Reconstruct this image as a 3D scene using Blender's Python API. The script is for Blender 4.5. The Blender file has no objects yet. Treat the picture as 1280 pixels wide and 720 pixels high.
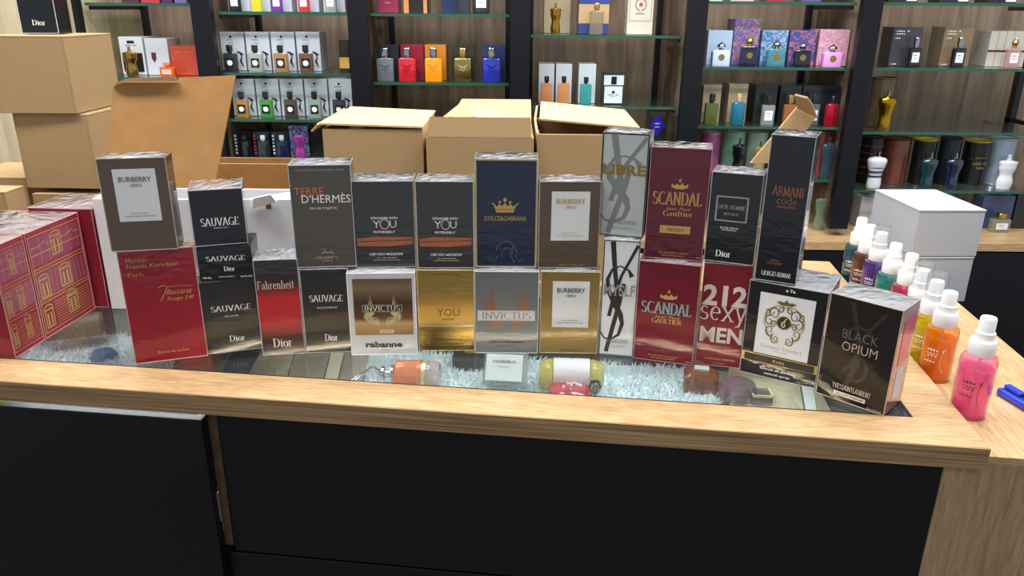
import bpy, bmesh, math, random
from mathutils import Matrix, Vector
PI = math.pi
random.seed(7)
SC = bpy.context.scene
COL = SC.collection
T = 0.95                      # height of the counter top above the floor
H = T + 0.45                  # camera height
F = 960.0

# ------------------------------------------------------------------ camera, world, lights
cam = bpy.data.cameras.new('camera')
cam.sensor_width = 36.0; cam.lens = 36.0 * F / 1280.0
cam.clip_start = 0.02; cam.clip_end = 60
camo = bpy.data.objects.new('camera', cam); COL.objects.link(camo)
CM = Matrix.Rotation(math.radians(70), 4, 'X') @ Matrix.Rotation(math.radians(0.5), 4, 'Z')
camo.matrix_world = Matrix.Translation((0, 0, H)) @ CM
SC.camera = camo
world = bpy.data.worlds.new('world'); SC.world = world
world.use_nodes = True
bg = world.node_tree.nodes['Background']
bg.inputs[0].default_value = (0.86, 0.93, 1.0, 1); bg.inputs[1].default_value = 0.55

def area(name, loc, size, power, rot=(0, 0, 0), color=(1, 0.97, 0.93)):
    l = bpy.data.lights.new(name, 'AREA'); l.shape = 'RECTANGLE'
    l.size, l.size_y = size; l.energy = power; l.color = color
    o = bpy.data.objects.new(name, l); COL.objects.link(o)
    o.location = loc; o.rotation_euler = rot
    return o
area('ceiling_light', (-0.9, 0.9, 2.72), (1.2, 0.3), 42)
area('ceiling_light', (0.9, 0.9, 2.72), (1.2, 0.3), 42)
area('ceiling_light', (-0.9, 1.75, 2.72), (1.2, 0.25), 40, (math.radians(8), 0, 0), (0.90, 0.95, 1))
area('ceiling_light', (0.9, 1.75, 2.72), (1.2, 0.25), 40, (math.radians(8), 0, 0), (0.90, 0.95, 1))
area('ceiling_light', (0, -1.2, 2.72), (2.6, 0.6), 46, (math.radians(-20), 0, 0))
SC.view_settings.view_transform = 'Standard'
SC.view_settings.look = 'None'
SC.view_settings.gamma = 1.0
SC.view_settings.use_curve_mapping = False
SC.view_settings.exposure = 0.0

# ------------------------------------------------------------------ pixel helpers (reference frame 1280x720 -> world)
R3 = CM.to_3x3(); CP = Vector((0, 0, H))
def ray(x, y): return R3 @ Vector(((x - 640) / F, (360 - y) / F, -1))
def P(x, y, z):
    r = ray(x, y); return CP + r * ((z - H) / r.z)
def PY(x, y, Y):
    r = ray(x, y); return CP + r * (Y / r.y)
CA = math.radians(-6.8)
EX = Vector((math.cos(CA), math.sin(CA), 0)); EY = Vector((-math.sin(CA), math.cos(CA), 0))
CB = Vector((0.527, 0.734, 0))
def LW(u, v, z=0.0): return CB + EX * u + EY * v + Vector((0, 0, z))

# ------------------------------------------------------------------ materials
def lin(h):
    h = h.lstrip('#'); c = [int(h[i:i + 2], 16) / 255 for i in (0, 2, 4)]
    return tuple(((x / 12.92) if x <= 0.04045 else ((x + 0.055) / 1.055) ** 2.4) for x in c) + (1,)
MC = {}
def newmat(key):
    m = bpy.data.materials.new(key); m.use_nodes = True
    return m, m.node_tree.nodes, m.node_tree.links, m.node_tree.nodes['Principled BSDF']
def pm(col, rough=0.45, metal=0.0, coat=0.0, var=0.0, vs=40.0, bump=0.0, bs=60.0, coatbump=0.0, emit=0, spec=0.5):
    key = f'surface_{col}_{rough}_{metal}_{coat}_{var}_{vs}_{bump}_{bs}_{coatbump}_{spec}'
    if key in MC: return MC[key]
    m, N, L, b = newmat('surface_' + col.strip('#')); MC[key] = m
    c = lin(col); b.inputs['Base Color'].default_value = c
    b.inputs['Roughness'].default_value = rough; b.inputs['Metallic'].default_value = metal
    b.inputs['Coat Weight'].default_value = coat; b.inputs['Coat Roughness'].default_value = 0.06
    b.inputs['Specular IOR Level'].default_value = spec
    tc = N.new('ShaderNodeTexCoord')
    if var:
        n = N.new('ShaderNodeTexNoise'); n.inputs['Scale'].default_value = vs; n.inputs['Detail'].default_value = 4
        L.new(tc.outputs['Object'], n.inputs['Vector'])
        r = N.new('ShaderNodeValToRGB'); r.color_ramp.elements[0].position = 0.3; r.color_ramp.elements[1].position = 0.7
        r.color_ramp.elements[0].color = tuple(x * (1 - var) for x in c[:3]) + (1,)
        r.color_ramp.elements[1].color = tuple(min(1, x * (1 + var)) for x in c[:3]) + (1,)
        L.new(n.outputs['Fac'], r.inputs[0]); L.new(r.outputs[0], b.inputs['Base Color'])
    if bump:
        n = N.new('ShaderNodeTexNoise'); n.inputs['Scale'].default_value = bs; n.inputs['Detail'].default_value = 3
        L.new(tc.outputs['Object'], n.inputs['Vector'])
        bp = N.new('ShaderNodeBump'); bp.inputs['Strength'].default_value = bump; bp.inputs['Distance'].default_value = 0.002
        L.new(n.outputs['Fac'], bp.inputs['Height']); L.new(bp.outputs[0], b.inputs['Normal'])
    if coatbump:
        mp = N.new('ShaderNodeMapping'); mp.inputs['Scale'].default_value = (1, 1, 2.6)
        n = N.new('ShaderNodeTexNoise'); n.inputs['Scale'].default_value = 22; n.inputs['Detail'].default_value = 2
        n.inputs['Distortion'].default_value = 1.2
        L.new(tc.outputs['Object'], mp.inputs[0]); L.new(mp.outputs[0], n.inputs['Vector'])
        bp = N.new('ShaderNodeBump'); bp.inputs['Strength'].default_value = coatbump; bp.inputs['Distance'].default_value = 0.004
        L.new(n.outputs['Fac'], bp.inputs['Height']); L.new(bp.outputs[0], b.inputs['Coat Normal'])
    return m
def wrapped(col, rough=0.4, metal=0.0, coatbump=0.09): return pm(col, rough, metal, 0.75, coatbump=coatbump, spec=0.2)
def wood(key, c1, c2, scale=(1, 12, 12), rough=0.5, nscale=5.0, bands=0.0, coat=0.0):
    m, N, L, b = newmat(key)
    tc = N.new('ShaderNodeTexCoord'); mp = N.new('ShaderNodeMapping'); mp.inputs['Scale'].default_value = scale
    L.new(tc.outputs['Object'], mp.inputs[0])
    n = N.new('ShaderNodeTexNoise'); n.inputs['Scale'].default_value = nscale; n.inputs['Detail'].default_value = 9
    n.inputs['Roughness'].default_value = 0.62; n.inputs['Distortion'].default_value = 0.5
    L.new(mp.outputs[0], n.inputs['Vector'])
    r = N.new('ShaderNodeValToRGB'); r.color_ramp.elements[0].position = 0.32; r.color_ramp.elements[1].position = 0.68
    r.color_ramp.elements[0].color = lin(c1); r.color_ramp.elements[1].color = lin(c2)
    L.new(n.outputs['Fac'], r.inputs[0])
    mp2 = N.new('ShaderNodeMapping'); mp2.inputs['Scale'].default_value = tuple(s * 0.3 if s < 6 else s * 0.12 for s in scale)
    n2 = N.new('ShaderNodeTexNoise'); n2.inputs['Scale'].default_value = nscale; n2.inputs['Detail'].default_value = 3
    L.new(tc.outputs['Object'], mp2.inputs[0]); L.new(mp2.outputs[0], n2.inputs['Vector'])
    mx = N.new('ShaderNodeMixRGB'); mx.blend_type = 'MULTIPLY'; mx.inputs[0].default_value = 0.55 + bands
    r2 = N.new('ShaderNodeValToRGB'); r2.color_ramp.elements[0].position = 0.35; r2.color_ramp.elements[1].position = 0.65
    r2.color_ramp.elements[0].color = (0.74, 0.70, 0.66, 1); r2.color_ramp.elements[1].color = (1, 1, 1, 1)
    L.new(n2.outputs['Fac'], r2.inputs[0]); L.new(r.outputs[0], mx.inputs[1]); L.new(r2.outputs[0], mx.inputs[2])
    L.new(mx.outputs[0], b.inputs['Base Color'])
    bp = N.new('ShaderNodeBump'); bp.inputs['Strength'].default_value = 0.15; bp.inputs['Distance'].default_value = 0.001
    L.new(n.outputs['Fac'], bp.inputs['Height']); L.new(bp.outputs[0], b.inputs['Normal'])
    b.inputs['Roughness'].default_value = rough; b.inputs['Coat Weight'].default_value = coat
    b.inputs['Coat Roughness'].default_value = 0.25
    return m
OAK = wood('oak_laminate', '#9c7c56', '#cdac80', (5, 60, 60), 0.42, 6, coat=0.25)
OAK_EDGE = wood('oak_edge', '#6e5538', '#b5966c', (0.8, 60, 60), 0.5, 5)
OAK_V = wood('oak_panel', '#8f7559', '#b59a7a', (34, 34, 3), 0.5, 6)
OAK_R = wood('oak_return', '#9c7c56', '#cdac80', (60, 5, 60), 0.42, 6, coat=0.25)
BACK = wood('wall_laminate', '#655447', '#97836f', (8, 8, 0.7), 0.55, 4, 0.2)
BACKL = wood('pale_laminate', '#b3a07e', '#d6c8a8', (8, 8, 0.7), 0.55, 4)
BLACK = pm('#0b0d13', 0.4, 0, 0.0, bump=0.05, bs=8, spec=.35)
BLACK2 = pm('#0e1016', 0.35)
KRAFT = pm('#a58963', 0.8, var=0.07, vs=420, bump=0.15, bs=200, spec=0.2)
KRAFT_IN = pm('#9c7344', 0.65, var=0.08, vs=30, spec=0.3)
KRAFT_LIT = pm('#cfae7e', 0.8, var=0.2, vs=600)  # paler kraft: light falling on lids and raised flaps put into the colour
WHITEBOARD = pm('#d9dade', 0.55, var=0.03, vs=15)
GOLD = pm('#cfae62', 0.28, 1.0); GOLDP = pm('#c9a868', 0.4, 0.6); BRONZE = pm('#a5603a', 0.35, 0.6)
SILVER = pm('#c8ccd2', 0.2, 1.0); CHROME = pm('#b9bcc4', 0.12, 1.0)
WHITEP = pm('#eef0f2', 0.35, 0, 0.2); WHITEINK = pm('#e6e6e6', 0.5); BLACKINK = pm('#1a1a1c', 0.5)
DGOLD = pm('#7d6a4a', 0.45, 0.3)

def thin_glass(key, tint=(1, 1, 1), amount=0.0, rough=0.0, body='#ffffff', boost=1.0):
    """clear sheet: what lies behind shows through, reflection follows Fresnel; amount = milky share"""
    m = bpy.data.materials.new(key); m.use_nodes = True
    N = m.node_tree.nodes; L = m.node_tree.links; N.clear()
    out = N.new('ShaderNodeOutputMaterial'); tr = N.new('ShaderNodeBsdfTransparent'); tr.inputs[0].default_value = tuple(tint) + (1,)
    df = N.new('ShaderNodeBsdfDiffuse'); df.inputs[0].default_value = lin(body)
    m1 = N.new('ShaderNodeMixShader'); m1.inputs[0].default_value = amount
    L.new(tr.outputs[0], m1.inputs[1]); L.new(df.outputs[0], m1.inputs[2])
    gl = N.new('ShaderNodeBsdfGlossy'); gl.inputs['Roughness'].default_value = rough
    fr = N.new('ShaderNodeFresnel'); geo = N.new('ShaderNodeNewGeometry')
    ma = N.new('ShaderNodeMapRange'); ma.inputs[3].default_value = 1.5; ma.inputs[4].default_value = 1 / 1.5   # same sheet seen from inside
    L.new(geo.outputs['Backfacing'], ma.inputs[0]); L.new(ma.outputs[0], fr.inputs[0])
    mu = N.new('ShaderNodeMath'); mu.operation = 'MULTIPLY'; mu.inputs[1].default_value = boost; mu.use_clamp = True
    L.new(fr.outputs[0], mu.inputs[0])
    m2 = N.new('ShaderNodeMixShader'); L.new(mu.outputs[0], m2.inputs[0]); L.new(m1.outputs[0], m2.inputs[1]); L.new(gl.outputs[0], m2.inputs[2])
    L.new(m2.outputs[0], out.inputs[0])
    return m
GC = {}
def tinted(col, amount=0.55, rough=0.03):
    k = (col, amount, rough)
    if k not in GC:
        c = lin(col); t = tuple(0.5 + 0.5 * x ** .7 for x in c[:3])
        GC[k] = thin_glass('tinted_' + col.strip('#'), t, amount, rough, col, 1.3)
    return GC[k]
TOPGLASS = thin_glass('counter_glass', (0.93, 0.96, 0.95), 0.03, 0.0, '#a0a8a8', 1.15)
SHELFGLASS = thin_glass('shelf_glass', (0.86, 0.93, 0.9), 0.06, 0.02, '#8fa39c', 1.2)
GREENEDGE = pm('#23503f', 0.15, 0, 0.5)
def film_mat():
    m = thin_glass('cellophane', (1, 1, 1), 0.42, 0.12, '#dde2ea', 2.4)
    N = m.node_tree.nodes; L = m.node_tree.links
    tc = N.new('ShaderNodeTexCoord'); n = N.new('ShaderNodeTexNoise'); n.inputs['Scale'].default_value = 26; n.inputs['Distortion'].default_value = 1.5
    bp = N.new('ShaderNodeBump'); bp.inputs['Strength'].default_value = 0.4; bp.inputs['Distance'].default_value = 0.004
    L.new(tc.outputs['Object'], n.inputs['Vector']); L.new(n.outputs['Fac'], bp.inputs['Height'])
    for x in N:
        if x.type == 'BSDF_GLOSSY' or x.type == 'FRESNEL': L.new(bp.outputs[0], x.inputs['Normal'])
    return m
FILM = film_mat()

# ------------------------------------------------------------------ object helpers
def link(name, me, mat, parent=None, loc=None):
    o = bpy.data.objects.new(name, me); COL.objects.link(o)
    if mat and not me.materials: me.materials.append(mat)
    if parent: o.parent = parent
    if loc: o.location = loc
    return o
def tag(o, label=None, cat=None, group=None, kind=None):
    if label: o['label'] = label
    if cat: o['category'] = cat
    if group: o['group'] = group
    if kind: o['kind'] = kind
    return o
def thing(name, label, cat, loc=(0, 0, 0), rz=0.0, group=None):
    o = bpy.data.objects.new(name, None); COL.objects.link(o); o.empty_display_size = 0.02
    o.location = loc; o.rotation_euler = (0, 0, rz)
    return tag(o, label, cat, group)
def bm_done(bm, name, mat, parent=None, smooth=False):
    me = bpy.data.meshes.new(name); bm.normal_update(); bm.to_mesh(me); bm.free()
    if smooth:
        for p in me.polygons: p.use_smooth = True
    return link(name, me, mat, parent)
def add_box(bm, x0, x1, y0, y1, z0, z1, bev=0.0, seg=2, M=None):
    vs = [bm.verts.new(Vector(p)) for p in ((x0, y0, z0), (x1, y0, z0), (x1, y1, z0), (x0, y1, z0), (x0, y0, z1), (x1, y0, z1), (x1, y1, z1), (x0, y1, z1))]
    fs = [bm.faces.new([vs[i] for i in f]) for f in ((0, 3, 2, 1), (4, 5, 6, 7), (0, 1, 5, 4), (1, 2, 6, 5), (2, 3, 7, 6), (3, 0, 4, 7))]
    if M:
        for v in vs: v.co = M @ v.co
    if bev:
        es = set(e for f in fs for e in f.edges)
        bmesh.ops.bevel(bm, geom=list(es), offset=bev, segments=seg, profile=0.5, affect='EDGES')
def boxo(name, parent, mat, x0, x1, y0, y1, z0, z1, bev=0.0, seg=2, M=None):
    bm = bmesh.new(); add_box(bm, x0, x1, y0, y1, z0, z1, bev, seg, M)
    return bm_done(bm, name, mat, parent)
def add_lathe(bm, prof, seg=24, sx=1.0, sy=1.0, c=(0, 0), n=2.0, M=None):
    rings = []
    for r, z in prof:
        ring = []
        for i in range(seg):
            a = 2 * PI * (i + 0.5) / seg; ca, sa = math.cos(a), math.sin(a)
            k = 1.0 if n == 2.0 else (abs(ca) ** n + abs(sa) ** n) ** (-1 / n)
            p = Vector((c[0] + r * k * ca * sx, c[1] + r * k * sa * sy, z))
            ring.append(bm.verts.new(M @ p if M else p))
        rings.append(ring)
    for a, b in zip(rings, rings[1:]):
        for i in range(seg):
            j = (i + 1) % seg; bm.faces.new((a[i], a[j], b[j], b[i]))
    if prof[0][0] > 1e-5: bm.faces.new(list(reversed(rings[0])))
    if prof[-1][0] > 1e-5: bm.faces.new(rings[-1])
def lathe(name, parent, mat, prof, seg=24, sx=1.0, sy=1.0, c=(0, 0), n=2.0, M=None):
    bm = bmesh.new(); add_lathe(bm, prof, seg, sx, sy, c, n, M)
    o = bm_done(bm, name, mat, parent, True)
    o.data.set_sharp_from_angle(angle=math.radians(38))
    return o
def add_tube(bm, pts, r, seg=8):
    rings = []
    pts = [Vector(p) for p in pts]
    for i, p in enumerate(pts):
        d = (pts[min(i + 1, len(pts) - 1)] - pts[max(i - 1, 0)]).normalized()
        a = d.cross(Vector((0, 0, 1)) if abs(d.z) < 0.9 else Vector((1, 0, 0))).normalized(); b = d.cross(a)
        rings.append([bm.verts.new(p + (a * math.cos(2 * PI * k / seg) + b * math.sin(2 * PI * k / seg)) * r) for k in range(seg)])
    for a, b in zip(rings, rings[1:]):
        for i in range(seg):
            j = (i + 1) % seg; bm.faces.new((a[i], a[j], b[j], b[i]))
    bm.faces.new(rings[0]); bm.faces.new(list(reversed(rings[-1])))
def slab(name, parent, mat, quad, th, flip=1):
    """a thin sheet with real thickness from four corner points"""
    q = [Vector(p) for p in quad]
    n = (q[1] - q[0]).cross(q[3] - q[0]).normalized() * th * flip
    bm = bmesh.new(); a = [bm.verts.new(p) for p in q]; b = [bm.verts.new(p + n) for p in q]
    bm.faces.new(a); bm.faces.new(list(reversed(b)))
    for i in range(len(q)):
        j = (i + 1) % len(q); bm.faces.new((a[i], b[i], b[j], a[j]))
    bmesh.ops.recalc_face_normals(bm, faces=bm.faces)
    return bm_done(bm, name, mat, parent)

# ------------------------------------------------------------------ lettering: built-in sans, plus a drawn serif alphabet
SANS = {}
def sans(s, bold=0.0):
    if (s, bold) in SANS: return SANS[(s, bold)]
    cu = bpy.data.curves.new('t', 'FONT'); cu.body = s; cu.size = 1; cu.resolution_u = 2; cu.offset = bold
    o = bpy.data.objects.new('t', cu); me = bpy.data.meshes.new_from_object(o)
    vs = [(v.co.x, v.co.y) for v in me.vertices]; fs = [tuple(p.vertices) for p in me.polygons]
    bpy.data.objects.remove(o); bpy.data.curves.remove(cu); bpy.data.meshes.remove(me)
    SANS[(s, bold)] = (vs, fs); return vs, fs
def ac(cx, cy, rx, ry, a0, a1, n=9):
    return [(cx + rx * math.cos(math.radians(a0 + (a1 - a0) * i / n)), cy + ry * math.sin(math.radians(a0 + (a1 - a0) * i / n))) for i in range(n + 1)]
G = {
 'A': (.76, [[(.04, 0), (.36, 1)], [(.38, 1), (.7, 0)], [(.16, .34), (.58, .34)]]),
 'B': (.64, [[(.12, 0), (.12, 1)], [(.12, 1)] + ac(.3, .76, .22, .24, 90, -90) + [(.12, .52)], [(.12, .52)] + ac(.33, .26, .26, .26, 90, -90) + [(.12, 0.005)]]),
 'C': (.74, [ac(.42, .5, .36, .5, 48, 312, 14)]),
 'D': (.78, [[(.12, 0), (.12, 1)], [(.12, .99)] + ac(.32, .5, .38, .49, 90, -90, 12) + [(.12, .01)]]),
 'E': (.62, [[(.12, 0), (.12, 1)], [(.12, .98), (.54, .98), (.54, .86)], [(.12, .52), (.44, .52)], [(.12, .02), (.56, .02), (.56, .14)]]),
 'F': (.58, [[(.12, 0), (.12, 1)], [(.12, .98), (.54, .98), (.54, .86)], [(.12, .5), (.44, .5)]]),
 'G': (.8, [ac(.42, .5, .36, .5, 48, 350, 14), [(.7, .0), (.7, .42), (.5, .42)]]),
 'H': (.8, [[(.12, 0), (.12, 1)], [(.68, 0), (.68, 1)], [(.12, .52), (.68, .52)]]),
 'I': (.3, [[(.15, 0), (.15, 1)]]),
 'J': (.4, [[(.24, 1), (.24, .1), (.04, -.1)]]),
 'K': (.7, [[(.12, 0), (.12, 1)], [(.6, 1), (.16, .45)], [(.28, .58), (.66, 0)]]),
 'L': (.58, [[(.12, 0), (.12, 1)], [(.12, .02), (.54, .02), (.54, .16)]]),
 'M': (.92, [[(.1, 0), (.14, 1)], [(.14, 1), (.45, .1)], [(.45, .1), (.76, 1)], [(.78, 1), (.82, 0)]]),
 'N': (.8, [[(.12, 0), (.12, 1)], [(.12, 1), (.68, 0)], [(.68, 0), (.68, 1)]]),
 'O': (.82, [ac(.41, .5, .36, .5, 0, 360, 20)]),
 'P': (.62, [[(.12, 0), (.12, 1)], [(.12, .98)] + ac(.3, .74, .26, .25, 90, -90) + [(.12, .49)]]),
 'R': (.7, [[(.12, 0), (.12, 1)], [(.12, .98)] + ac(.3, .75, .24, .24, 90, -90) + [(.12, .51)], [(.32, .5), (.66, 0)]]),
 'S': (.58, [ac(.29, .75, .21, .24, 25, 250, 10) + ac(.29, .26, .24, .26, 65, -155, 10)]),
 'T': (.68, [[(.34, 0), (.34, 1)], [(.06, .86), (.06, .98), (.62, .98), (.62, .86)]]),
 'U': (.78, [[(.13, 1)] + ac(.39, .3, .26, .3, 180, 360, 10) + [(.65, 1)]]),
 'V': (.74, [[(.05, 1), (.36, 0)], [(.37, 0), (.69, 1)]]),
 'W': (1.0, [[(.05, 1), (.28, 0)], [(.29, 0), (.5, .9)], [(.5, .9), (.7, 0)], [(.71, 0), (.95, 1)]]),
 'X': (.72, [[(.08, 1), (.64, 0)], [(.08, 0), (.64, 1)]]),
 'Y': (.7, [[(.35, 0), (.35, .45), (.04, 1)], [(.35, .45), (.66, 1)]]),
 'i': (.28, [[(.14, 0), (.14, .66)], [(.14, .84), (.14, .92)]]),
 'o': (.54, [ac(.27, .32, .22, .33, 0, 360, 14)]),
 'r': (.42, [[(.12, 0), (.12, .66)], [(.12, .45), (.24, .62), (.38, .6)]]),
 'a': (.52, [[(.08, .52)] + ac(.24, .48, .15, .17, 140, 0, 6) + [(.39, 0), (.48, .03)], ac(.23, .18, .16, .18, 80, 360, 10)]),
 'h': (.6, [[(.12, 0), (.12, 1)], [(.12, .46)] + ac(.3, .46, .16, .18, 150, 0, 6) + [(.46, 0)]]),
 'e': (.5, [[(.06, .36), (.44, .36)] + ac(.25, .33, .2, .32, 8, 310, 14)]),
 'n': (.6, [[(.12, 0), (.12, .66)], [(.12, .46)] + ac(.3, .46, .16, .18, 150, 0, 6) + [(.46, 0)]]),
 't': (.38, [[(.18, .9), (.18, .12), (.26, .02), (.36, .04)], [(.04, .64), (.34, .64)]]),
 's': (.44, [ac(.22, .49, .14, .16, 30, 250, 8) + ac(.22, .17, .17, .17, 65, -155, 8)]),
 'x': (.54, [[(.06, .66), (.48, 0)], [(.06, 0), (.48, .66)]]),
 'y': (.54, [[(.06, .66), (.28, .03)], [(.48, .66), (.22, -.22), (.06, -.26)]]),
 'c': (.46, [ac(.26, .33, .2, .32, 50, 310, 12)]),
 'd': (.56, [ac(.26, .32, .2, .32, 0, 360, 14), [(.46, 0), (.46, 1)]]),
 'l': (.28, [[(.14, 0), (.14, 1)]]),
 'u': (.6, [[(.12, .66)] + ac(.28, .2, .16, .2, 180, 330, 6) + [(.46, .16)], [(.46, 0), (.46, .66)]]),
}
def stroke(pts, w, out, taper=None):
    """polyline (2d) -> quads appended to out = (verts, faces); w number or list"""
    vs, fs = out; n = len(pts); base = len(vs)
    for i, p in enumerate(pts):
        a = pts[max(i - 1, 0)]; b = pts[min(i + 1, n - 1)]
        dx, dy = b[0] - a[0], b[1] - a[1]; l = math.hypot(dx, dy) or 1; nx, ny = -dy / l, dx / l
        ww = (w[i] if isinstance(w, (list, tuple)) else w) / 2
        vs.append((p[0] + nx * ww, p[1] + ny * ww)); vs.append((p[0] - nx * ww, p[1] - ny * ww))
    for i in range(n - 1):
        k = base + 2 * i; fs.append((k, k + 1, k + 3, k + 2))
G['z'] = (.48, [[(.06, .64), (.42, .64), (.06, .02), (.44, .02)]])
G['È'] = (G['E'][0], G['E'][1] + [[(.22, 1.25), (.36, 1.1)]]); G['è'] = (G['e'][0], G['e'][1] + [[(.16, .95), (.28, .78)]])
SER = {}
def serif(s, wt=0.14):
    if (s, wt) in SER: return SER[(s, wt)]
    out = ([], []); x = 0
    for ch in s:
        if ch not in G: x += .38; continue
        adv, pl = G[ch]
        for pts in pl:
            ws = []
            for i in range(len(pts)):
                a = pts[max(i - 1, 0)]; b = pts[min(i + 1, len(pts) - 1)]
                an = math.atan2(b[1] - a[1], b[0] - a[0]); ws.append(max(.05, wt * abs(math.sin(an - math.radians(-8)))))
            sh = [(px + x, py) for px, py in pts]; stroke(sh, ws, out)
            for e, f in ((0, 1), (-1, -2)):
                ex, ey = pts[e]; fx, fy = pts[f]
                if abs(ex - fx) < abs(ey - fy) * .8 and (abs(ey) < .005 or abs(ey - 1) < .005 or abs(ey - .66) < .005):
                    stroke([(ex + x - wt * .95, ey), (ex + x + wt * .95, ey)], .05, out)
        x += adv + .07
    SER[(s, wt)] = out; return out
def oval(cx, cy, rx, ry, n=20): return [(cx + rx * math.cos(2 * PI * i / n), cy + ry * math.sin(2 * PI * i / n)) for i in range(n)]

class Print:
    """flat print on a face: u,v fractions of the face (v up); collects shapes of one ink"""
    def __init__(s, W, Hh): s.W, s.H, s.v, s.f, s.k = W, Hh, [], [], 0
    def add(s, vs, fs):
        b = len(s.v); s.k += 1
        s.v += [(x, y, s.k % 12 * 0.00001) for x, y in vs]; s.f += [tuple(i + b for i in f) for f in fs]
    def text(s, t, u, v, w, h=None, font='sans', bold=0.0, align='c', shear=0.0, wt=0.14):
        vs, fs = serif(t, wt) if font == 'serif' else sans(t, bold)
        x0 = min(p[0] for p in vs); x1 = max(p[0] for p in vs); y0 = min(p[1] for p in vs); y1 = max(p[1] for p in vs)
        sx = w * s.W / (x1 - x0); sy = (h * s.H / (y1 - y0)) if h else sx
        ox = u * s.W - (w * s.W / 2 if align == 'c' else 0); cy = v * s.H
        s.add([(ox + (x - x0) * sx + shear * (y - (y0 + y1) / 2) * sy, cy + (y - (y0 + y1) / 2) * sy) for x, y in vs], fs); return s
    def marks(s, u, v, w, h=.03):
        n = max(3, int(w * 14)); hh = h * s.H; step = w * s.W / n; x0 = u * s.W - w * s.W / 2
        vs, fs = [], []
        for i in range(n):
            if i % 5 == 4: continue
            x = x0 + i * step; t = step * .62; k = hh * (1 if (i * 7) % 3 else .7); b = len(vs)
            vs += [(x, v * s.H - hh / 2), (x + t, v * s.H - hh / 2), (x + t, v * s.H - hh / 2 + k), (x, v * s.H - hh / 2 + k)]; fs.append((b, b + 1, b + 2, b + 3))
        s.add(vs, fs); return s
    def poly(s, pts): s.add([(u * s.W, v * s.H) for u, v in pts], [tuple(range(len(pts)))]); return s
    def rect(s, u0, u1, v0, v1): return s.poly([(u0, v0), (u1, v0), (u1, v1), (u0, v1)])
    def line(s, pts, w):
        o = ([], []); stroke([(u * s.W, v * s.H) for u, v in pts], [x * s.W for x in w] if isinstance(w, (list, tuple)) else w * s.W, o); s.add(*o); return s
    def frame(s, u0, u1, v0, v1, w):
        h = w * s.W / s.H
        s.rect(u0, u1, v0, v0 + h); s.rect(u0, u1, v1 - h, v1); s.rect(u0, u0 + w, v0, v1); s.rect(u1 - w, u1, v0, v1); return s
    def oval(s, cx, cy, rx, n=20): return s.poly(oval(cx, cy, rx, rx * s.W / s.H, n))
    def build(s, name, parent, mat, y, lift=0.0003, z0=0.0, xoff=None, M=None):
        if not s.v: return
        xo = -s.W / 2 if xoff is None else xoff
        me = bpy.data.meshes.new(name)
        co = [Vector((x + xo, y - lift - k, v + z0)) for x, v, k in s.v]
        if M: co = [M @ c for c in co]
        me.from_pydata(co, [], s.f)
        return link(name, me, mat, parent)

# ================================================================== SETTING
def struct(name, mat, *a, **k):
    return tag(boxo(name, None, mat, *a, **k), kind='structure')
FLOORM = pm('#54453a', 0.3, 0, 0.2, var=0.08, vs=3)
struct('floor', FLOORM, -3.2, 3.2, -2.6, 3.0, -0.05, 0.0)
struct('ceiling', pm('#e8e8e6', 0.8), -3.2, 3.2, -2.6, 3.0, 2.75, 2.8)
struct('wall_back', BACK, -3.2, 3.2, 2.78, 2.83, 0.0, 2.75)
tag(boxo('wall_left', None, BACKL, -1.55, -1.28, 2.30, 2.78, 0, 2.75), kind='structure')

# ------------------------------------------------------------------ sales counter
ctr = thing('sales_counter', 'oak topped sales counter with glass inset and black fronts', 'counter', (CB.x, CB.y, T), CA)
TH = 0.027; UL = -1.62; DB = 0.67
G0, G1, GR = 0.062, 0.47, -0.06
def ctr_wood(name, mat, u0, u1, v0, v1, z0, z1, bev=0.0012): return boxo(name, ctr, mat, u0, u1, v0, v1, z0, z1, bev, 2)
bm = bmesh.new()
add_box(bm, UL, 0, 0.0005, G0, -TH, 0); add_box(bm, UL, 0, G1, DB, -TH, 0)
add_box(bm, GR, 0, G0, G1, -TH, 0); add_box(bm, UL, UL + 0.08, G0, G1, -TH, 0)
wt_ = bm_done(bm, 'worktop', OAK, ctr)
boxo('front_edge', ctr, OAK_EDGE, UL, 0.0003, -0.001, 0.0005, -TH, -0.0005)
boxo('side_edge', ctr, OAK_EDGE, 0.0, 0.001, 0.0, DB, -TH, -0.0005)
gt = boxo('glass_top', ctr, TOPGLASS, UL + 0.08, GR - 0.001, G0 + 0.001, G1, -0.006, -0.0008)
boxo('glass_trim', ctr, BLACK2, UL + 0.08, GR, G0 - 0.0008, G0 + 0.0012, -0.008, 0.0002)
boxo('glass_trim', ctr, BLACK2, GR - 0.002, GR + 0.0006, G0, G1, -0.008, 0.0002)
# dark corner cushion under the glass at its right end
boxo('corner_block', ctr, pm('#0d1420', 0.3), -0.085, -0.062, G0 + 0.002, 0.22, -0.05, -0.007)
VB = 0.15                                   # depth of the display well under the glass
boxo('display_floor', ctr, pm('#8f8e86', 0.6), UL + 0.06, GR + 0.004, 0.04, G1 + 0.01, -VB - 0.012, -VB)
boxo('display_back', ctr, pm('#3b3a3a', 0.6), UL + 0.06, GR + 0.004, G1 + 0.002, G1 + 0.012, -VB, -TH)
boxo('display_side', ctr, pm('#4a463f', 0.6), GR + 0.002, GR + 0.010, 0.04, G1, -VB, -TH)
boxo('front_panel', ctr, BLACK, -0.9075, -0.0365, 0.0155, 0.034, -0.2445, -TH, 0.0008)
boxo('drawer_front', ctr, BLACK, -0.9175, -0.0365, 0.0155, 0.034, -0.90, -0.2475, 0.0012)
boxo('carcass_edge', ctr, pm('#4a3a29', 0.6, var=.2, vs=60), -0.9245, -0.909, 0.016, 0.046, -0.236, -TH)
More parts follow.
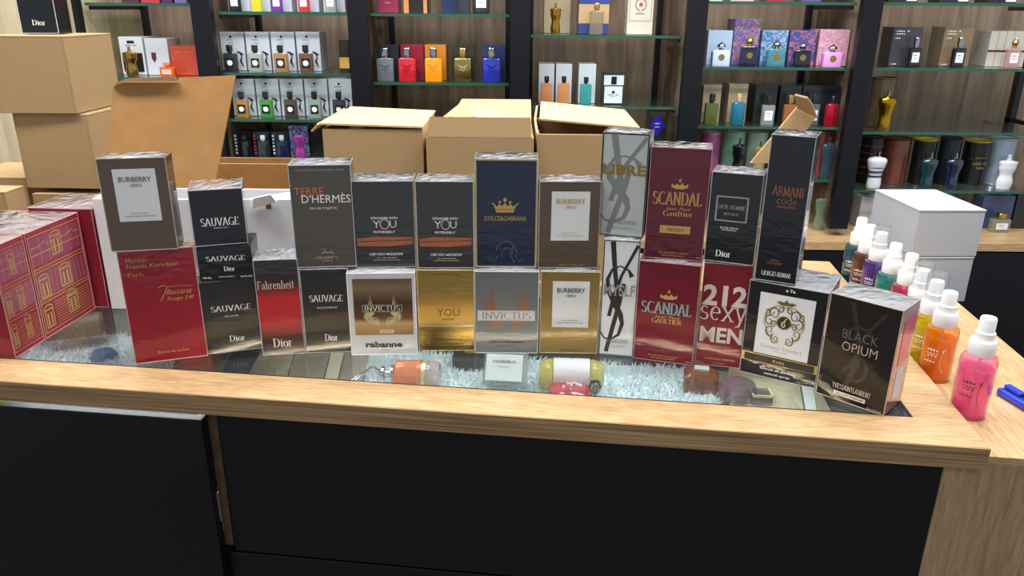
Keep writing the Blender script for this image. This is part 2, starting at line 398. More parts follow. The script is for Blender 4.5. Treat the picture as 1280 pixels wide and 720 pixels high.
dr = boxo('cabinet_door', ctr, BLACK, UL, -0.9205, 0.0, 0.020, -0.90, -0.0365, 0.0015)
boxo('door_edge', dr, pm('#2a2d34', 0.7, spec=.2), UL, -0.9205, 0.0004, 0.0196, -0.0366, -0.036)
boxo('white_tape', ctr, pm('#dfe2e6', 0.4), -1.18, -0.925, 0.0015, 0.006, -0.0305, -TH)  # white tape along the underside of the slab
boxo('tape', ctr, pm('#c8dc1e', 0.5), -1.62, -1.1805, 0.0013, 0.006, -0.0306, -TH)
hg = boxo('hinge', ctr, CHROME, -0.9215, -0.9185, 0.010, 0.024, -0.195, -0.150, 0.001)
boxo('hinge_arm', hg, CHROME, -0.9195, -0.9180, 0.012, 0.016, -0.21, -0.14, 0.0005)
boxo('side_panel', ctr, OAK_V, -0.036, 0.62, 0.0137, 0.032, -0.95, -0.0275, 0.0008)
boxo('rear_panel', ctr, BLACK, UL, 0.0, DB - 0.03, DB - 0.012, -0.95, -TH)
rt = boxo('return_top', ctr, OAK_R, 0.0015, 0.1785, 0.0325, 0.60, -0.0455, -0.018, 0.001)
boxo('return_top', ctr, OAK_R, 0.179, 0.62, 0.0325, 0.20, -0.0455, -0.018, 0.001)
boxo('return_front_strip', ctr, OAK_R, 0.0015, 0.62, 0.0137, 0.032, -0.0273, -0.018)
boxo('return_panel', ctr, BLACK, 0.16, 0.176, 0.20, 0.60, -0.95, -0.0455)
boxo('return_panel', ctr, BLACK, 0.179, 0.62, 0.185, 0.198, -0.95, -0.0455)
# ------------------------------------------------------------------ shelving on the back wall
YF, YS, YW = 2.36, 2.40, 2.775
unit = thing('shelving_unit', 'black and wood wall shelving behind the counter', 'shelving', (0, YW, 0))
def upart(name, mat, x0, x1, y0, y1, z0, z1, par=None, bev=0): return boxo(name, par or unit, mat, x0, x1, y0 - YW, y1 - YW, z0, z1, bev)
posts = []
for pxl in (82, 248.5, 445, 650.5, 874, 1093.5):
    xc = PY(pxl, 0, YF).x; posts.append(xc); hw = 0.0285
    if pxl == 82: hw = 0.0285
    upart('post', BLACK, xc - hw, xc + hw, YF, YF + 0.03, 0.75, 2.6, bev=0.001)
    upart('partition', BACK, xc - 0.0045, xc + 0.0045, YF + 0.0305, YW, 0.75, 2.6)
    for s in (-1, 1):
        upart('back_rail', BLACK2, xc + s * (hw + 0.010) - 0.009, xc + s * (hw + 0.010) + 0.009, YW - 0.02, YW, 0.75, 2.6)
xr = PY(1262, 90, YW).x + 0.02
upart('back_rail', BLACK2, xr, xr + 0.02, YW - 0.03, YW, 0.73, 1.28)
upart('rail_arm', BLACK2, xr, xr + 0.018, YS + 0.06, YW, PY(1262, 158, 2.6).z - 0.005, PY(1262, 158, 2.6).z + 0.008)
ledz = -0.225 + T
bc = thing('base_cabinet', 'long low black cabinet with oak top under the wall shelves', 'cabinet', (0, 2.3, 0))
boxo('worktop', bc, OAK, -1.27, 2.6, 0.0, YW - 2.3, ledz - 0.027, ledz, 0.001)
boxo('cabinet_body', bc, BLACK, -1.27, 2.6, 0.02, YW - 2.3, 0, ledz - 0.027)
for k in range(7): boxo('cabinet_door', bc, BLACK, -1.26 + k * .53, -.74 + k * .53, 0.002, 0.0195, 0.08, ledz - 0.032, 0.001)

BAYS = {'a': (posts[0], posts[1]), 'b': (posts[1], posts[2]), 'c': (posts[2], posts[3]), 'd': (posts[3], posts[4]), 'e': (posts[4], posts[5]), 'f': (posts[5], posts[5] + 0.66)}
BAYN = {'a': 'far left', 'b': 'second', 'c': 'third', 'd': 'fourth', 'e': 'fifth', 'f': 'far right'}
SHY = {'a': (5.4, 98), 'b': (17, 93, 151, 203), 'c': (19, 105, 190), 'd': (45, 134, 200), 'e': (4, 86, 160, 226), 'f': (5, 87, 167, 240)}
ORD = ['topmost visible', 'second', 'third', 'fourth', 'fifth']
SHZ = {}
for b, ys in SHY.items():
    x0, x1 = BAYS[b]; x0 += 0.032; x1 -= 0.032
    for i, y in enumerate(ys):
        z = PY((680 if b == 'd' else 980 if b == 'e' else 1180 if b == 'f' else 550 if b == 'c' else 360 if b == 'b' else 160), y, YS).z
        SHZ[(b, i)] = z + 0.004
        t = thing('glass_shelf', f'green edged glass shelf, {ORD[i]} down in the {BAYN[b]} shelving bay', 'shelf', ((x0 + x1) / 2, YS, z - 0.004), 0, 'glass wall shelves')
        w = (x1 - x0) / 2
        boxo('shelf_pane', t, SHELFGLASS, -w, w, 0.001, 0.26, 0, 0.008)
        boxo('polished_edge', t, GREENEDGE, -w, w, -0.0005, 0.001, 0, 0.008)
        for s in (-1, 1): boxo('bracket', t, BLACK2, s * w - (0.006 if s > 0 else 0), s * w + (0.006 if s < 0 else 0), 0.02, 0.35, -0.012, -0.0005)
SHZ[('b', 4)] = SHZ[('e', 4)] = SHZ[('f', 4)] = ledz

# ================================================================== PERFUME BOXES ON THE COUNTER
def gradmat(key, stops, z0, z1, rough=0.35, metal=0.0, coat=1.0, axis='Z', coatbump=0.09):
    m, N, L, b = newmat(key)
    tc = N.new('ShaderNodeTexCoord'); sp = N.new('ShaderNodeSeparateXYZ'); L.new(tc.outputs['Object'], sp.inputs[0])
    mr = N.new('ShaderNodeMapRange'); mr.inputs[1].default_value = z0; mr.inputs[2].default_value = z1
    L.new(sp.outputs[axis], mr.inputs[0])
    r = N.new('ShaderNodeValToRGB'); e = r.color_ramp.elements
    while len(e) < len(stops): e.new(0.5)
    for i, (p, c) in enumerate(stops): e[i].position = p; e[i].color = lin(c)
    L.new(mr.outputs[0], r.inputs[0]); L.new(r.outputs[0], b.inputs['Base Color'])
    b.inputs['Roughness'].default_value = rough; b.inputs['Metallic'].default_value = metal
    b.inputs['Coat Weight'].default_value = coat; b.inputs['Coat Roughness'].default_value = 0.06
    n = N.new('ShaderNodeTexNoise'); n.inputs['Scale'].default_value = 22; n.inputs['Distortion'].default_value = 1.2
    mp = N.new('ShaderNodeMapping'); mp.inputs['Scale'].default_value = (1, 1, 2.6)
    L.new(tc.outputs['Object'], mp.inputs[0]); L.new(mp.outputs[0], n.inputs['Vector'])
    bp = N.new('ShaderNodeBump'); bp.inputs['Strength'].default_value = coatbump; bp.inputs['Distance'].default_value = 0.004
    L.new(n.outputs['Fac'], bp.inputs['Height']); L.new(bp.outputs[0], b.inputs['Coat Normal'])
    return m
def film_top(root, W, D, Z, name='wrap_fold', x0=None, y0=None):
    """folded, crumpled cellophane end: two trapezoid flaps meeting at the middle"""
    rnd = random.Random(int(W * 1e5 + Z * 1e4)); nx, ny = 14, 8
    bm = bmesh.new(); g = []
    for i in range(nx + 1):
        row = []
        for j in range(ny + 1):
            u, v = i / nx, j / ny
            edge = min(u, 1 - u, v, 1 - v)
            fold = 0.0009 if abs(v - .5) < min(u, 1 - u) * 1.0 else 0.0
            z = 0.0004 + (fold + rnd.uniform(0, 0.0009)) * min(1, edge * 9)
            row.append(bm.verts.new(((u - .5) * (W + .001), (v - .5) * (D + .001), Z + z)))
        g.append(row)
    for i in range(nx):
        for j in range(ny): bm.faces.new((g[i][j], g[i + 1][j], g[i + 1][j + 1], g[i][j + 1]))
    return bm_done(bm, name, FILM, root)
def edge_glints(root, W, D, Z, col='#c9cdd4'):
    """cellophane edge highlights put in as pale tubes along the front and top edges"""
    bm = bmesh.new(); r = 0.0006
    for sx in (-1, 1):
        add_tube(bm, [(sx * W / 2, -D / 2, 0.001), (sx * W / 2, -D / 2, Z)], r, 6)
    add_tube(bm, [(-W / 2, -D / 2, Z), (W / 2, -D / 2, Z)], r, 6)
    add_tube(bm, [(-W / 2, -D / 2, 0.001), (W / 2, -D / 2, 0.001)], r, 6)
    for sx in (-1, 1): add_tube(bm, [(sx * W / 2, -D / 2, Z), (sx * W / 2, D / 2, Z)], r, 6)
    bm_done(bm, 'edge_glint', pm(col, 0.2, 0, 1.0), root)  # tube colour stands in for the highlight on the wrap
def pbox(label, bl, br, tl, depth, zb, mat, deco=None, group='wrapped perfume boxes on the counter', film=True, edge='#9da2ab', mkmat=None, htop=None, front_y=None):
    a = P(bl[0], bl[1], zb); b = P(br[0], br[1], zb)
    if front_y is not None:                       # rests on the box below: keep it inside that footprint
        a = PY(bl[0], bl[1], front_y); b = PY(br[0], br[1], front_y + (b.y - a.y) * 0)
        a.z = b.z = zb
    d = Vector((b.x - a.x, b.y - a.y, 0)); W = d.length; ang = math.atan2(d.y, d.x)
    n = Vector((-d.y, d.x, 0)).normalized()
    Z = htop if htop else PY(tl[0], tl[1], a.y).z - zb
    c = (a + b) / 2 + n * depth / 2
    root = thing('perfume_box', label, 'box', (c.x, c.y, zb), ang, group)
    if mkmat: mat = mkmat(W, Z)
    boxo('carton', root, mat, -W / 2, W / 2, -depth / 2, depth / 2, 0, Z, 0.0007, 2)
    if film: film_top(root, W, depth, Z); edge_glints(root, W, depth, Z, edge)
    if deco: deco(root, W, Z, -depth / 2)
    root['top'] = zb + Z
    return root
def top(r): return r['top'] + 0.0016
def DP(root, W, Z, y, mat, lift=0.0003, name='lettering'):
    p = Print(W, Z); p.done = lambda: p.build(name, root, mat, y, lift); return p
def d_burberry(ink, inked='#d6d9dd'):
    def f(r, W, Z, y):
        q = DP(r, W, Z, y, pm(inked, .45, 0, .8), .0002, 'front_label'); q.rect(.20, .83, .33, .89); q.done()
        q = DP(r, W, Z, y, ink, .0005)
        q.text('BURBERRY', .515, .78, .48, .055, bold=.02).text('HERO', .52, .715, .17, .033, bold=.015)
        q.text('EAU DE PARFUM', .515, .415, .25, .015).text('NATURAL SPRAY VAPORISATEUR', .515, .385, .46, .015)
        q.text('100 ml e 3.3 FL. OZ.', .56, .045, .42, .02); q.done()
    return f
def d_mfk(r, W, Z, y):
    q = DP(r, W, Z, y, GOLDP, .0003)
    q.text('Maison', .09, .925, .27, .04, 'serif', align='l', wt=.1).text('Francis Kurkdjian', .09, .865, .68, .048, 'sans', align='l').text('Paris', .09, .80, .21, .04, 'serif', align='l', wt=.1)
    q.text('Baccarat', .74, .625, .34, .045, 'sans', shear=.4).text('Rouge 540', .74, .56, .36, .045, 'sans', shear=.4)
    q.line([(.47, .55), (.53, .61), (.58, .67), (.52, .69), (.46, .665)], .012).line([(.58, .67), (.72, .672), (.92, .665)], .006)
    q.text('Extrait de parfum', .54, .085, .43, .03, 'sans'); q.done()
def d_sauvage(sub, dior=True, v=.6, foot=None):
    def f(r, W, Z, y):
        q = DP(r, W, Z, y, WHITEINK, .0003)
        q.text('SAUVAGE', .52, v, .72, .078 if Z > .09 else .14, 'serif')
        if sub: q.text(sub, .52, v - .11, .25 if len(sub) < 9 else .42, .02)
        if dior: q.text('Dior', .56, .19 if not foot else .36, .28 if not foot else .2, .085 if Z > .09 else .14, 'serif', wt=.17)
        if foot:
            q.text('100 ML', .14, .12, .16, .05, bold=.03).text('3.4 FL.OZ', .86, .12, .22, .05, bold=.03).text('PARFUM SPRAY', .5, .13, .3, .035)
        q.done()
        if dior and not foot:
            q = DP(r, W, Z, y, pm('#050608', .2, 0, 1), .0002, 'base_band'); q.rect(.0, 1, 0, .10); q.done()
    return f
def d_fahr(r, W, Z, y):
    q = DP(r, W, Z, y, pm('#d8c9bd', .5), .0003)
    q.text('Fahrenheit', .46, .745, .84, .085, 'serif', wt=.12).text('Dior', .48, .135, .44, .095, 'serif', wt=.17); q.done()
def d_terre(r, W, Z, y):
    q = DP(r, W, Z, y, pm('#c96a42', .5), .0003); q.text('TERRE', .30, .755, .48, .072); q.done()
    q = DP(r, W, Z, y, WHITEINK, .0003)
    q.text("D'HERMÈS", .575, .69, .80, .095).text('EAU DE TOILETTE', .52, .59, .44, .02); q.done()
    q = DP(r, W, Z, y, pm('#a3a09a', .5), .0003)
    q.text('VAPORISATEUR NATURAL SPRAY', .5, .955, .82, .018)
    q.text('HERMÈS', .52, .105, .36, .035, 'serif').text('PARIS', .52, .07, .16, .014)
    q.line([(.42, .14), (.47, .155), (.53, .15), (.6, .155), (.64, .14)], .012).line([(.5, .155), (.49, .18), (.46, .19)], .01).line([(.6, .155), (.6, .175)], .008); q.done()
def d_swy(r, W, Z, y):
    q = DP(r, W, Z, y, WHITEINK, .0003)
    q.text('STRONGER WITH', .5, .585, .44, .026, bold=.02).text('Y', .37, .515, .12, .085, bold=-.01).text('U', .645, .515, .11, .085, bold=-.01)
    q.text('INTENSELY', .5, .425, .36, .026, bold=.02).text('EMPORIO', .36, .165, .26, .03, 'serif').text('ARMANI', .665, .165, .24, .03, 'serif')
    q.poly([(.49, .178), (.53, .15), (.57, .178), (.53, .168)]); q.text('eau de parfum', .52, .12, .34, .018).text('natural spray vaporisateur', .52, .095, .45, .015); q.done()
    q = DP(r, W, Z, y, pm('#c9a193', .4, .3), .0004, 'ring_mark')
    o = oval(0, 0, 1, 1, 24)
    q.line([(.505 + .072 * a, .515 + .055 * b) for a, b in o + o[:1]], .022); q.done()
    q = DP(r, W, Z, y, pm('#b5673c', .3, .5, .6), .0002, 'copper_band')
    q.poly([(.04, .345), (.3, .37), (.96, .362), (.96, .335), (.5, .325), (.04, .318)]); q.poly([(.04, .305), (.4, .315), (.96, .325), (.96, .28), (.55, .255), (.04, .262)]); q.done()
def wings(q, lower=True):
    for s in (-1, 1):
        X = lambda u: .5 + s * (u - .5)
        for k in range(12):
            f = k / 11
            rx, ry = .70 + .10 * min(1, f * 1.6), .52 - .16 * f
            tx, ty = .75 + .15 * math.sin(f * 1.5), .87 - .40 * f ** .72
            mx, my = rx * .45 + tx * .55 - .012, ry * .5 + ty * .5
            q.line([(X(rx - .02), ry), (X(mx), my), (X(tx), ty)], [.026, .022, .003])
        for k in range(11):
            a = math.radians(-98 + 95 * k / 10)
            q.line([(X(.60), .45), (X(.60 + .09 * math.cos(a)), .45 + .07 * math.sin(a)), (X(.60 + .22 * math.cos(a)), .45 + .155 * math.sin(a))], [.012, .028, .006])
def d_inv_white(r, W, Z, y):
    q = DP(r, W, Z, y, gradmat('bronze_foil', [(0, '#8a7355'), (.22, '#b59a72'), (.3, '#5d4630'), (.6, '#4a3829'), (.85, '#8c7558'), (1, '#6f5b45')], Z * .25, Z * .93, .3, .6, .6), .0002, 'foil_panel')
    q.rect(.075, .955, .255, .935); q.done()
    q = DP(r, W, Z, y, pm('#c9bb93', .35, .5, .5), .0004, 'wing_emblem')
    pz = Print(1, 1)
    sub = Print(1, 1); sub.H = 1; wings(sub)
    q.add([((.14 + .72 * a) * W, (.17 + .66 * b) * Z) for a, b, _ in sub.v], sub.f); q.rect(.44, .66, .275, .32); q.done()
    q = DP(r, W, Z, y, pm('#16161a', .3), .0006, 'name_plate'); q.rect(.20, .80, .535, .63); q.done()
    q = DP(r, W, Z, y, pm('#d9d2bd', .4), .0008, 'plate_print'); q.frame(.205, .795, .54, .625, .005).text('INVICTUS', .5, .583, .53, .06, 'serif'); q.done()
    q = DP(r, W, Z, y, pm('#4b4438', .5), .0004); q.text('rabanne', .5, .135, .56, .075, bold=.045).text('PARFUM', .52, .06, .12, .012); q.text('PARFUM', .55, .297, .12, .014); q.done()
def d_inv_grey(r, W, Z, y):
    q = DP(r, W, Z, y, pm('#8f6650', .35, .5, .5), .0002, 'wing_emblem')
    wings(q); q.done()
    q = DP(r, W, Z, y, pm('#d0d1cf', .4), .0004, 'name_plate'); q.rect(.04, .95, .41, .535); q.done()
    q = DP(r, W, Z, y, pm('#82868b', .4), .0006, 'plate_print'); q.frame(.06, .93, .415, .53, .004).text('INVICTUS', .5, .473, .78, .085, 'serif'); q.done()
    q = DP(r, W, Z, y, BLACKINK, .0003); q.text('paco rabanne', .5, .145, .54, .035, bold=.03).text('eau de toilette', .5, .10, .3, .015); q.done()
def d_gold(r, W, Z, y):
    q = DP(r, W, Z, y, pm('#5a4a20', .4, .6), .0003)
    q.text('YOU', .54, .485, .40, .085, bold=-.01).text('LEATHER', .53, .40, .22, .02).text('STRONGER WITH', .5, .95, .5, .016)
    q.text('EMPORIO ARMANI', .53, .145, .5, .026, 'serif').text('eau de parfum vaporisateur', .53, .105, .4, .014); q.done()
    q = DP(r, W, Z, y, pm('#6d5a28', .4, .8), .0002, 'embossed_line'); q.rect(.02, .98, .30, .304).rect(.02, .98, .335, .338).rect(.02, .98, .05, .052); q.done()
def d_dg(r, W, Z, y):
    q = DP(r, W, Z, y, GOLDP, .0003)
    q.text('DOLCE&GABBANA', .49, .465, .68, .042)
    q.poly([(.34, .52), (.62, .52), (.635, .545), (.325, .545)])
    q.poly([(.325, .55), (.635, .55), (.66, .59), (.60, .575), (.565, .605), (.53, .575), (.48, .61), (.43, .575), (.395, .605), (.36, .575), (.30, .59)])
    q.poly([(.48, .61), (.515, .635), (.48, .66), (.445, .635)])
    for u in (.395, .565): q.poly([(u, .60), (u + .025, .615), (u, .63), (u - .025, .615)])
    q.line([(.33, .575), (.29, .60), (.27, .605)], .018).line([(.64, .575), (.68, .60), (.70, .605)], .018); q.done()
    q = DP(r, W, Z, y, pm('#b7ab88', .4, .4), .0002, 'gold_border'); q.frame(.0, 1, .0, 1, .025); q.done()
    q = DP(r, W, Z, y, pm('#3a4763', .35, 0, .5), .0002, 'embossed_scroll')
    q.line(ac(.5, .14, .16, .11, 170, 10, 12), .022).line(ac(.52, .12, .09, .07, 200, 0, 10), .018).line([(.62, .2), (.58, .12), (.64, .05)], .02).line([(.70, .18), (.66, .1), (.72, .06), (.8, .1)], .014).line([(.2, .08), (.3, .05), (.38, .12)], .016); q.done()
def d_ysl(name, ink, nameink, white):
    def f(r, W, Z, y):
        n = lambda X, Y: ((X - 45) / 315, 1 - (Y - 45) / 655)
        q = DP(r, W, Z, y, ink, .0002, 'monogram'); ln = q.line; q.line = lambda p_, w_: ln(p_, [x * 1.3 for x in w_] if isinstance(w_, list) else w_ * 1.3)
        q.line([n(125, 52), n(152, 200), n(190, 360), n(205, 420)], [.11, .10, .09, .05])
        q.line([n(345, 65), n(215, 235), n(160, 350), n(120, 470)], [.07, .06, .09, .08])
        q.line([n(103, 468), n(142, 468)], .02)
        S = [n(305, 240), n(275, 205), n(200, 183), n(130, 205), n(93, 260), n(105, 320), n(170, 400), n(225, 460), n(243, 510), n(215, 575), n(150, 605), n(90, 600), n(45, 560)]
        q.line(S, [.11, .05, .03, .05, .08, .11, .13, .12, .09, .07, .04, .035, .04])
        q.line([n(238, 280), n(195, 430), n(110, 680)], [.09, .10, .09]); q.done()
        q = DP(r, W, Z, y, nameink, .0005); q.text(name, .5, .655 if white else .58, .93 if white else .88, .10, bold=.035 if white else .02); q.done()
        q = DP(r, W, Z, y, pm('#77797d', .5), .0006)
        q.text('YVESSAINTLAURENT', .5, .145 if white else .13, .66, .035, 'serif').text('EAU DE PARFUM', .5, .085, .5, .016); q.done()
        q = DP(r, W, Z, y, BLACKINK, .00015, 'black_border'); q.frame(0, 1, 0, 1, .03); q.done()
    return f
def d_scandal(fill, sub, gold_plate):
    def f(r, W, Z, y):
        q = DP(r, W, Z, y, fill, .0004)
        q.text('SCANDAL', .5, .56 if gold_plate else .555, .84, .12, 'serif', wt=.2); q.done()
        q = DP(r, W, Z, y, GOLDP, .0003, 'gold_print')
        q.text('Jean Paul', .52, .465, .4, .035, 'sans', shear=.25).text('GAULTIER' if not gold_plate else 'Gaultier', .52, .425, .5, .045, 'serif', wt=.18)
        for k, u in enumerate((.43, .52, .61)): q.poly([(u - .045, .655), (u + .045, .655), (u + .05, .695 + .012 * (k == 1)), (u, .675), (u - .05, .695)])
        q.rect(.44, .60, .645, .655).poly([(.52, .70), (.545, .72), (.52, .742), (.495, .72)])
        if gold_plate: q.rect(.24, .76, .245, .315)
        q.text('EAU DE PARFUM INTENSE', .5, .065, .5, .015).text('VAPORISATEUR SPRAY', .5, .04, .42, .013).text('80ml', .94, .035, .08, .014); q.done()
        if gold_plate:
            q = DP(r, W, Z, y, pm('#4a1f1c', .4), .0006, 'plate_print'); q.text('ABSOLU', .5, .28, .3, .03, 'serif'); q.done()
        q = DP(r, W, Z, y, pm('#5c0f20', .3, 0, 1), .0002, 'embossed_line')
        for k in range(5): q.rect(.03, .97, .86 + k * .022, .864 + k * .022)
        for k in range(4): q.rect(.03, .97, .12 + k * .022, .124 + k * .022)
        q.done()
    return f
def d_212(r, W, Z, y):
    q = DP(r, W, Z, y, pm('#cfc3bd', .5), .0003)
    q.text('212', .49, .70, .92, .20, bold=.035).text('sexy', .50, .50, .98, .19, 'serif', wt=.1).text('MEN', .49, .315, .90, .15, bold=.03); q.done()
    q = DP(r, W, Z, y, GOLDP, .0003, 'small_print'); q.text('CAROLINA HERRERA', .52, .075, .66, .018).text('100 ml', .1, .03, .15, .018).text('eau de toilette', .5, .035, .25, .014); q.done()
def d_dh(r, W, Z, y):
    q = DP(r, W, Z, y, pm('#9a9ca0', .4, .4), .0003); q.frame(.13, .77, .47, .75, .03)
    q.text('DIOR HOMME', .45, .63, .54, .05, 'serif').text('INTENSE', .45, .555, .30, .03, 'serif'); q.done()
    q = DP(r, W, Z, y, WHITEINK, .0003, 'small_print'); q.text('EAU DE PARFUM', .44, .40, .36, .02).text('VAPORISATEUR', .44, .375, .3, .015).text('Dior', .37, .105, .30, .075, 'serif', wt=.17); q.done()
def d_armani(r, W, Z, y):
    q = DP(r, W, Z, y, pm('#b06a4c', .4, .4), .0003)
    q.text('ARMANI', .53, .635, .72, .065, 'serif', wt=.1).text('code', .53, .575, .46, .055, 'sans', bold=-.02).text('PROFUMO', .53, .53, .42, .016)
    q.text('PARFUM', .44, .155, .2, .014).text('POUR HOMME', .44, .135, .34, .014); q.done()
    q = DP(r, W, Z, y, WHITEINK, .0003, 'maker_name'); q.text('GIORGIO ARMANI', .50, .06, .70, .033, 'serif'); q.done()
def spiral(cx, cy, r, turns, a0, s=1, n=18): return [(cx + s * r * (1 - .8 * i / n) * math.cos(a0 + turns * 2 * PI * i / n), cy + r * (1 - .8 * i / n) * math.sin(a0 + turns * 2 * PI * i / n)) for i in range(n + 1)]
def d_tiz(r, W, Z, y):
    q = DP(r, W, Z, y, pm('#d8dade', .45, 0, .6), .0002, 'front_label'); q.rect(.155, .86, .255, .90); q.done()
    q = DP(r, W, Z, y, pm('#8a7432', .35, .7), .0005, 'crest')
    for s in (-1, 1):
        X = lambda u: .5 + s * u
        for (cx, cy, rr, tn, a0) in ((.13, .70, .07, 1.3, 0), (.19, .62, .06, -1.2, 2), (.17, .52, .065, 1.2, 4), (.09, .44, .06, -1.2, 1), (.06, .755, .04, 1.1, 2), (.22, .69, .04, 1.3, 1), (.13, .59, .04, -1.4, 3)):
            q.line([(X(a), b) for a, b in spiral(cx, cy, rr, tn, a0)], [.020 - .012 * i / 18 for i in range(19)])
        q.line([(X(0), .78), (X(.12), .785), (X(.24), .72), (X(.26), .60), (X(.18), .47), (X(.04), .40)], .009)
        q.line([(X(.06), .80), (X(.12), .83)], .02)
    q.poly([(.43, .80), (.57, .80), (.60, .84), (.53, .83), (.5, .86), (.47, .83), (.40, .84)]); q.oval(.5, .62, .095); q.done()
    q = DP(r, W, Z, y, pm('#2e2510', .4), .0008, 'crest_centre'); q.oval(.5, .62, .08); q.done()
    q = DP(r, W, Z, y, pm('#e3d9b8', .4), .0010, 'crest_letter'); q.line(spiral(.5, .60, .035, 1.2, 1), .012).line([(.5, .64), (.53, .67)], .012); q.done()
    q = DP(r, W, Z, y, pm('#8b7d5a', .4), .0005); q.text('Tiziana Terenzi', .5, .345, .54, .035, 'serif', wt=.1).text('Made in Italy', .5, .305, .18, .015); q.done()
    q = DP(r, W, Z, y, pm('#b9a758', .3, .9), .0002, 'gold_band'); q.rect(0, 1, .155, .245); q.done()
    q = DP(r, W, Z, y, pm('#0f1012', .35), .0004, 'name_plate'); q.rect(.04, .96, .16, .235); q.done()
    q = DP(r, W, Z, y, pm('#cdbd80', .4), .0006, 'plate_print'); q.text('Kirkè', .5, .197, .15, .032); q.done()
    q = DP(r, W, Z, y, WHITEINK, .0003, 'small_print'); q.text('Extrait de parfum', .5, .098, .46, .03, bold=.02).text('natural spray', .5, .05, .34, .03, bold=.02).text('e Te', .53, .955, .12, .03, bold=.03); q.done()
def d_opium(r, W, Z, y):
    q = DP(r, W, Z, y, pm('#6f6a66', .3, .3, .5), .0003); q.text('BLACK', .50, .66, .50, .085, 'sans', bold=-.015); q.done()
    q = DP(r, W, Z, y, pm('#d0bba8', .3, .3, .5), .0004, 'name_print'); q.text('OPIUM', .52, .545, .50, .085, 'sans', bold=-.015); q.done()
    q = DP(r, W, Z, y, pm('#2f2b29', .25, .3, .8), .0002, 'embossed_monogram')
    q.line([(.32, .97), (.46, .70), (.52, .42), (.40, .15)], [.07, .06, .09, .06]).line([(.80, .93), (.58, .72), (.46, .40), (.34, .30)], [.05, .05, .08, .05]).line(ac(.5, .62, .2, .13, 30, 200, 12) + ac(.52, .36, .14, .12, 80, -120, 12), .05); q.done()
    q = DP(r, W, Z, y, pm('#e2d2c2', .4), .0003, 'maker_name'); q.text('YVESSAINTLAURENT', .50, .145, .56, .05, 'serif', wt=.12).text('90 ml 3.0 FL.OZ', .86, .025, .2, .016); q.rect(.26, .72, .055, .095); q.done()
    q = DP(r, W, Z, y, pm('#2a2624', .4), .0005, 'plate_print'); q.text('EAU DE PARFUM', .49, .075, .4, .018, bold=.02); q.done()
    for s in (-1, 1): pass

z0 = T + 0.0003
BR = wrapped('#5d4e3e', .35, .5); BKB = wrapped('#0c1017', .3); BK2 = wrapped('#141518', .3)
b_mfk = pbox('deep red perfume box with gold script, under the leftmost brown box', (170.4, 455.4), (260, 445), (148.3, 315.8), .036, z0, wrapped('#8c1c2c', .45, .2), d_mfk, edge='#b98a8a')
pbox('brown perfume box with white label, leftmost, on the red box', (140, 315.5), (222.5, 311.5), (120, 199), .040, top(b_mfk), BR, d_burberry(DGOLD), edge='#a29684', front_y=None)
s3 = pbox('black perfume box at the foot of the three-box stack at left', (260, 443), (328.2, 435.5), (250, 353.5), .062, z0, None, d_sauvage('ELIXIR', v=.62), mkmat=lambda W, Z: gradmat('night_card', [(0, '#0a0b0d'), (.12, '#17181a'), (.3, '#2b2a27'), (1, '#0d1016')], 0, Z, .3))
s2 = pbox('low black perfume box in the middle of the three-box stack', (250.5, 353), (318, 349.6), (244.5, 309.5), .062, top(s3), BK2, d_sauvage('', True, .66, foot=True), film=False)
pbox('small black perfume box on top of the three-box stack', (244.2, 309.2), (309.8, 304.3), (235.2, 238.7), .066, s2['top'] + .0006, BKB, d_sauvage('PARFUM', False, .43))
b_fah = pbox('narrow black and red perfume box', (329.3, 444.9), (381.8, 441.9), (316.2, 325.7), .050, z0, None, d_fahr, mkmat=lambda W, Z: gradmat('red_black_card', [(0, '#0b0607'), (.2, '#3a0c10'), (.33, '#a3131b'), (.6, '#b3161f'), (.70, '#6e1216'), (.78, '#1c1315'), (1, '#2b2522')], 0, Z, .3))
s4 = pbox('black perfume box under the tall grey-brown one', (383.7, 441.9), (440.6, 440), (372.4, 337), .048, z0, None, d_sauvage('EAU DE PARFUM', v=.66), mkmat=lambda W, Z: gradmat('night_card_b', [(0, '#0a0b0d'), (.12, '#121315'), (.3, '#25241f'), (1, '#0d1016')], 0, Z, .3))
pbox('tall grey-brown perfume box with orange and white lettering', (371.5, 335.4), (445.5, 333.2), (361.2, 207), .050, top(s4), wrapped('#4f4a43', .4, .2), d_terre)
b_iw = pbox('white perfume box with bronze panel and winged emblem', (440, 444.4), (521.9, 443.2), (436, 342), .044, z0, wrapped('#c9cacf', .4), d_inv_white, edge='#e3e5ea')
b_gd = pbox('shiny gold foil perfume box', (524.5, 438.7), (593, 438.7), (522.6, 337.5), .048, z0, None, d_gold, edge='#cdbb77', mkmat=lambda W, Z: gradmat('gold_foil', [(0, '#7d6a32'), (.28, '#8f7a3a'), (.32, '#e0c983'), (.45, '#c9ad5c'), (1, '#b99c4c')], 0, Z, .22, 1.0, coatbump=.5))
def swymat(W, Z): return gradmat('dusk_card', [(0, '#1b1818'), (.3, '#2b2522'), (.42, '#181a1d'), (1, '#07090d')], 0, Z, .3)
pbox('black perfume box with copper band, on the white one', (445.8, 335.2), (520, 334.2), (439.5, 226.9), .050, top(b_iw), None, d_swy, mkmat=swymat)
pbox('black perfume box with copper band, on the gold one', (522.8, 335.6), (592.4, 335.6), (520.5, 226.9), .050, top(b_gd), None, d_swy, mkmat=swymat)
b_ig = pbox('grey perfume box with copper wings and white name plate', (594.2, 441.4), (671.6, 442.0), (592.4, 339.4), .046, z0, wrapped('#71777c', .35, .5), d_inv_grey, edge='#b9bfc4')
pbox('navy perfume box with gold crown, tallest in the middle', (594.6, 334), (670, 334.5), (593, 198.7), .050, top(b_ig), wrapped('#14213c', .4), d_dg, edge='#b8b091')
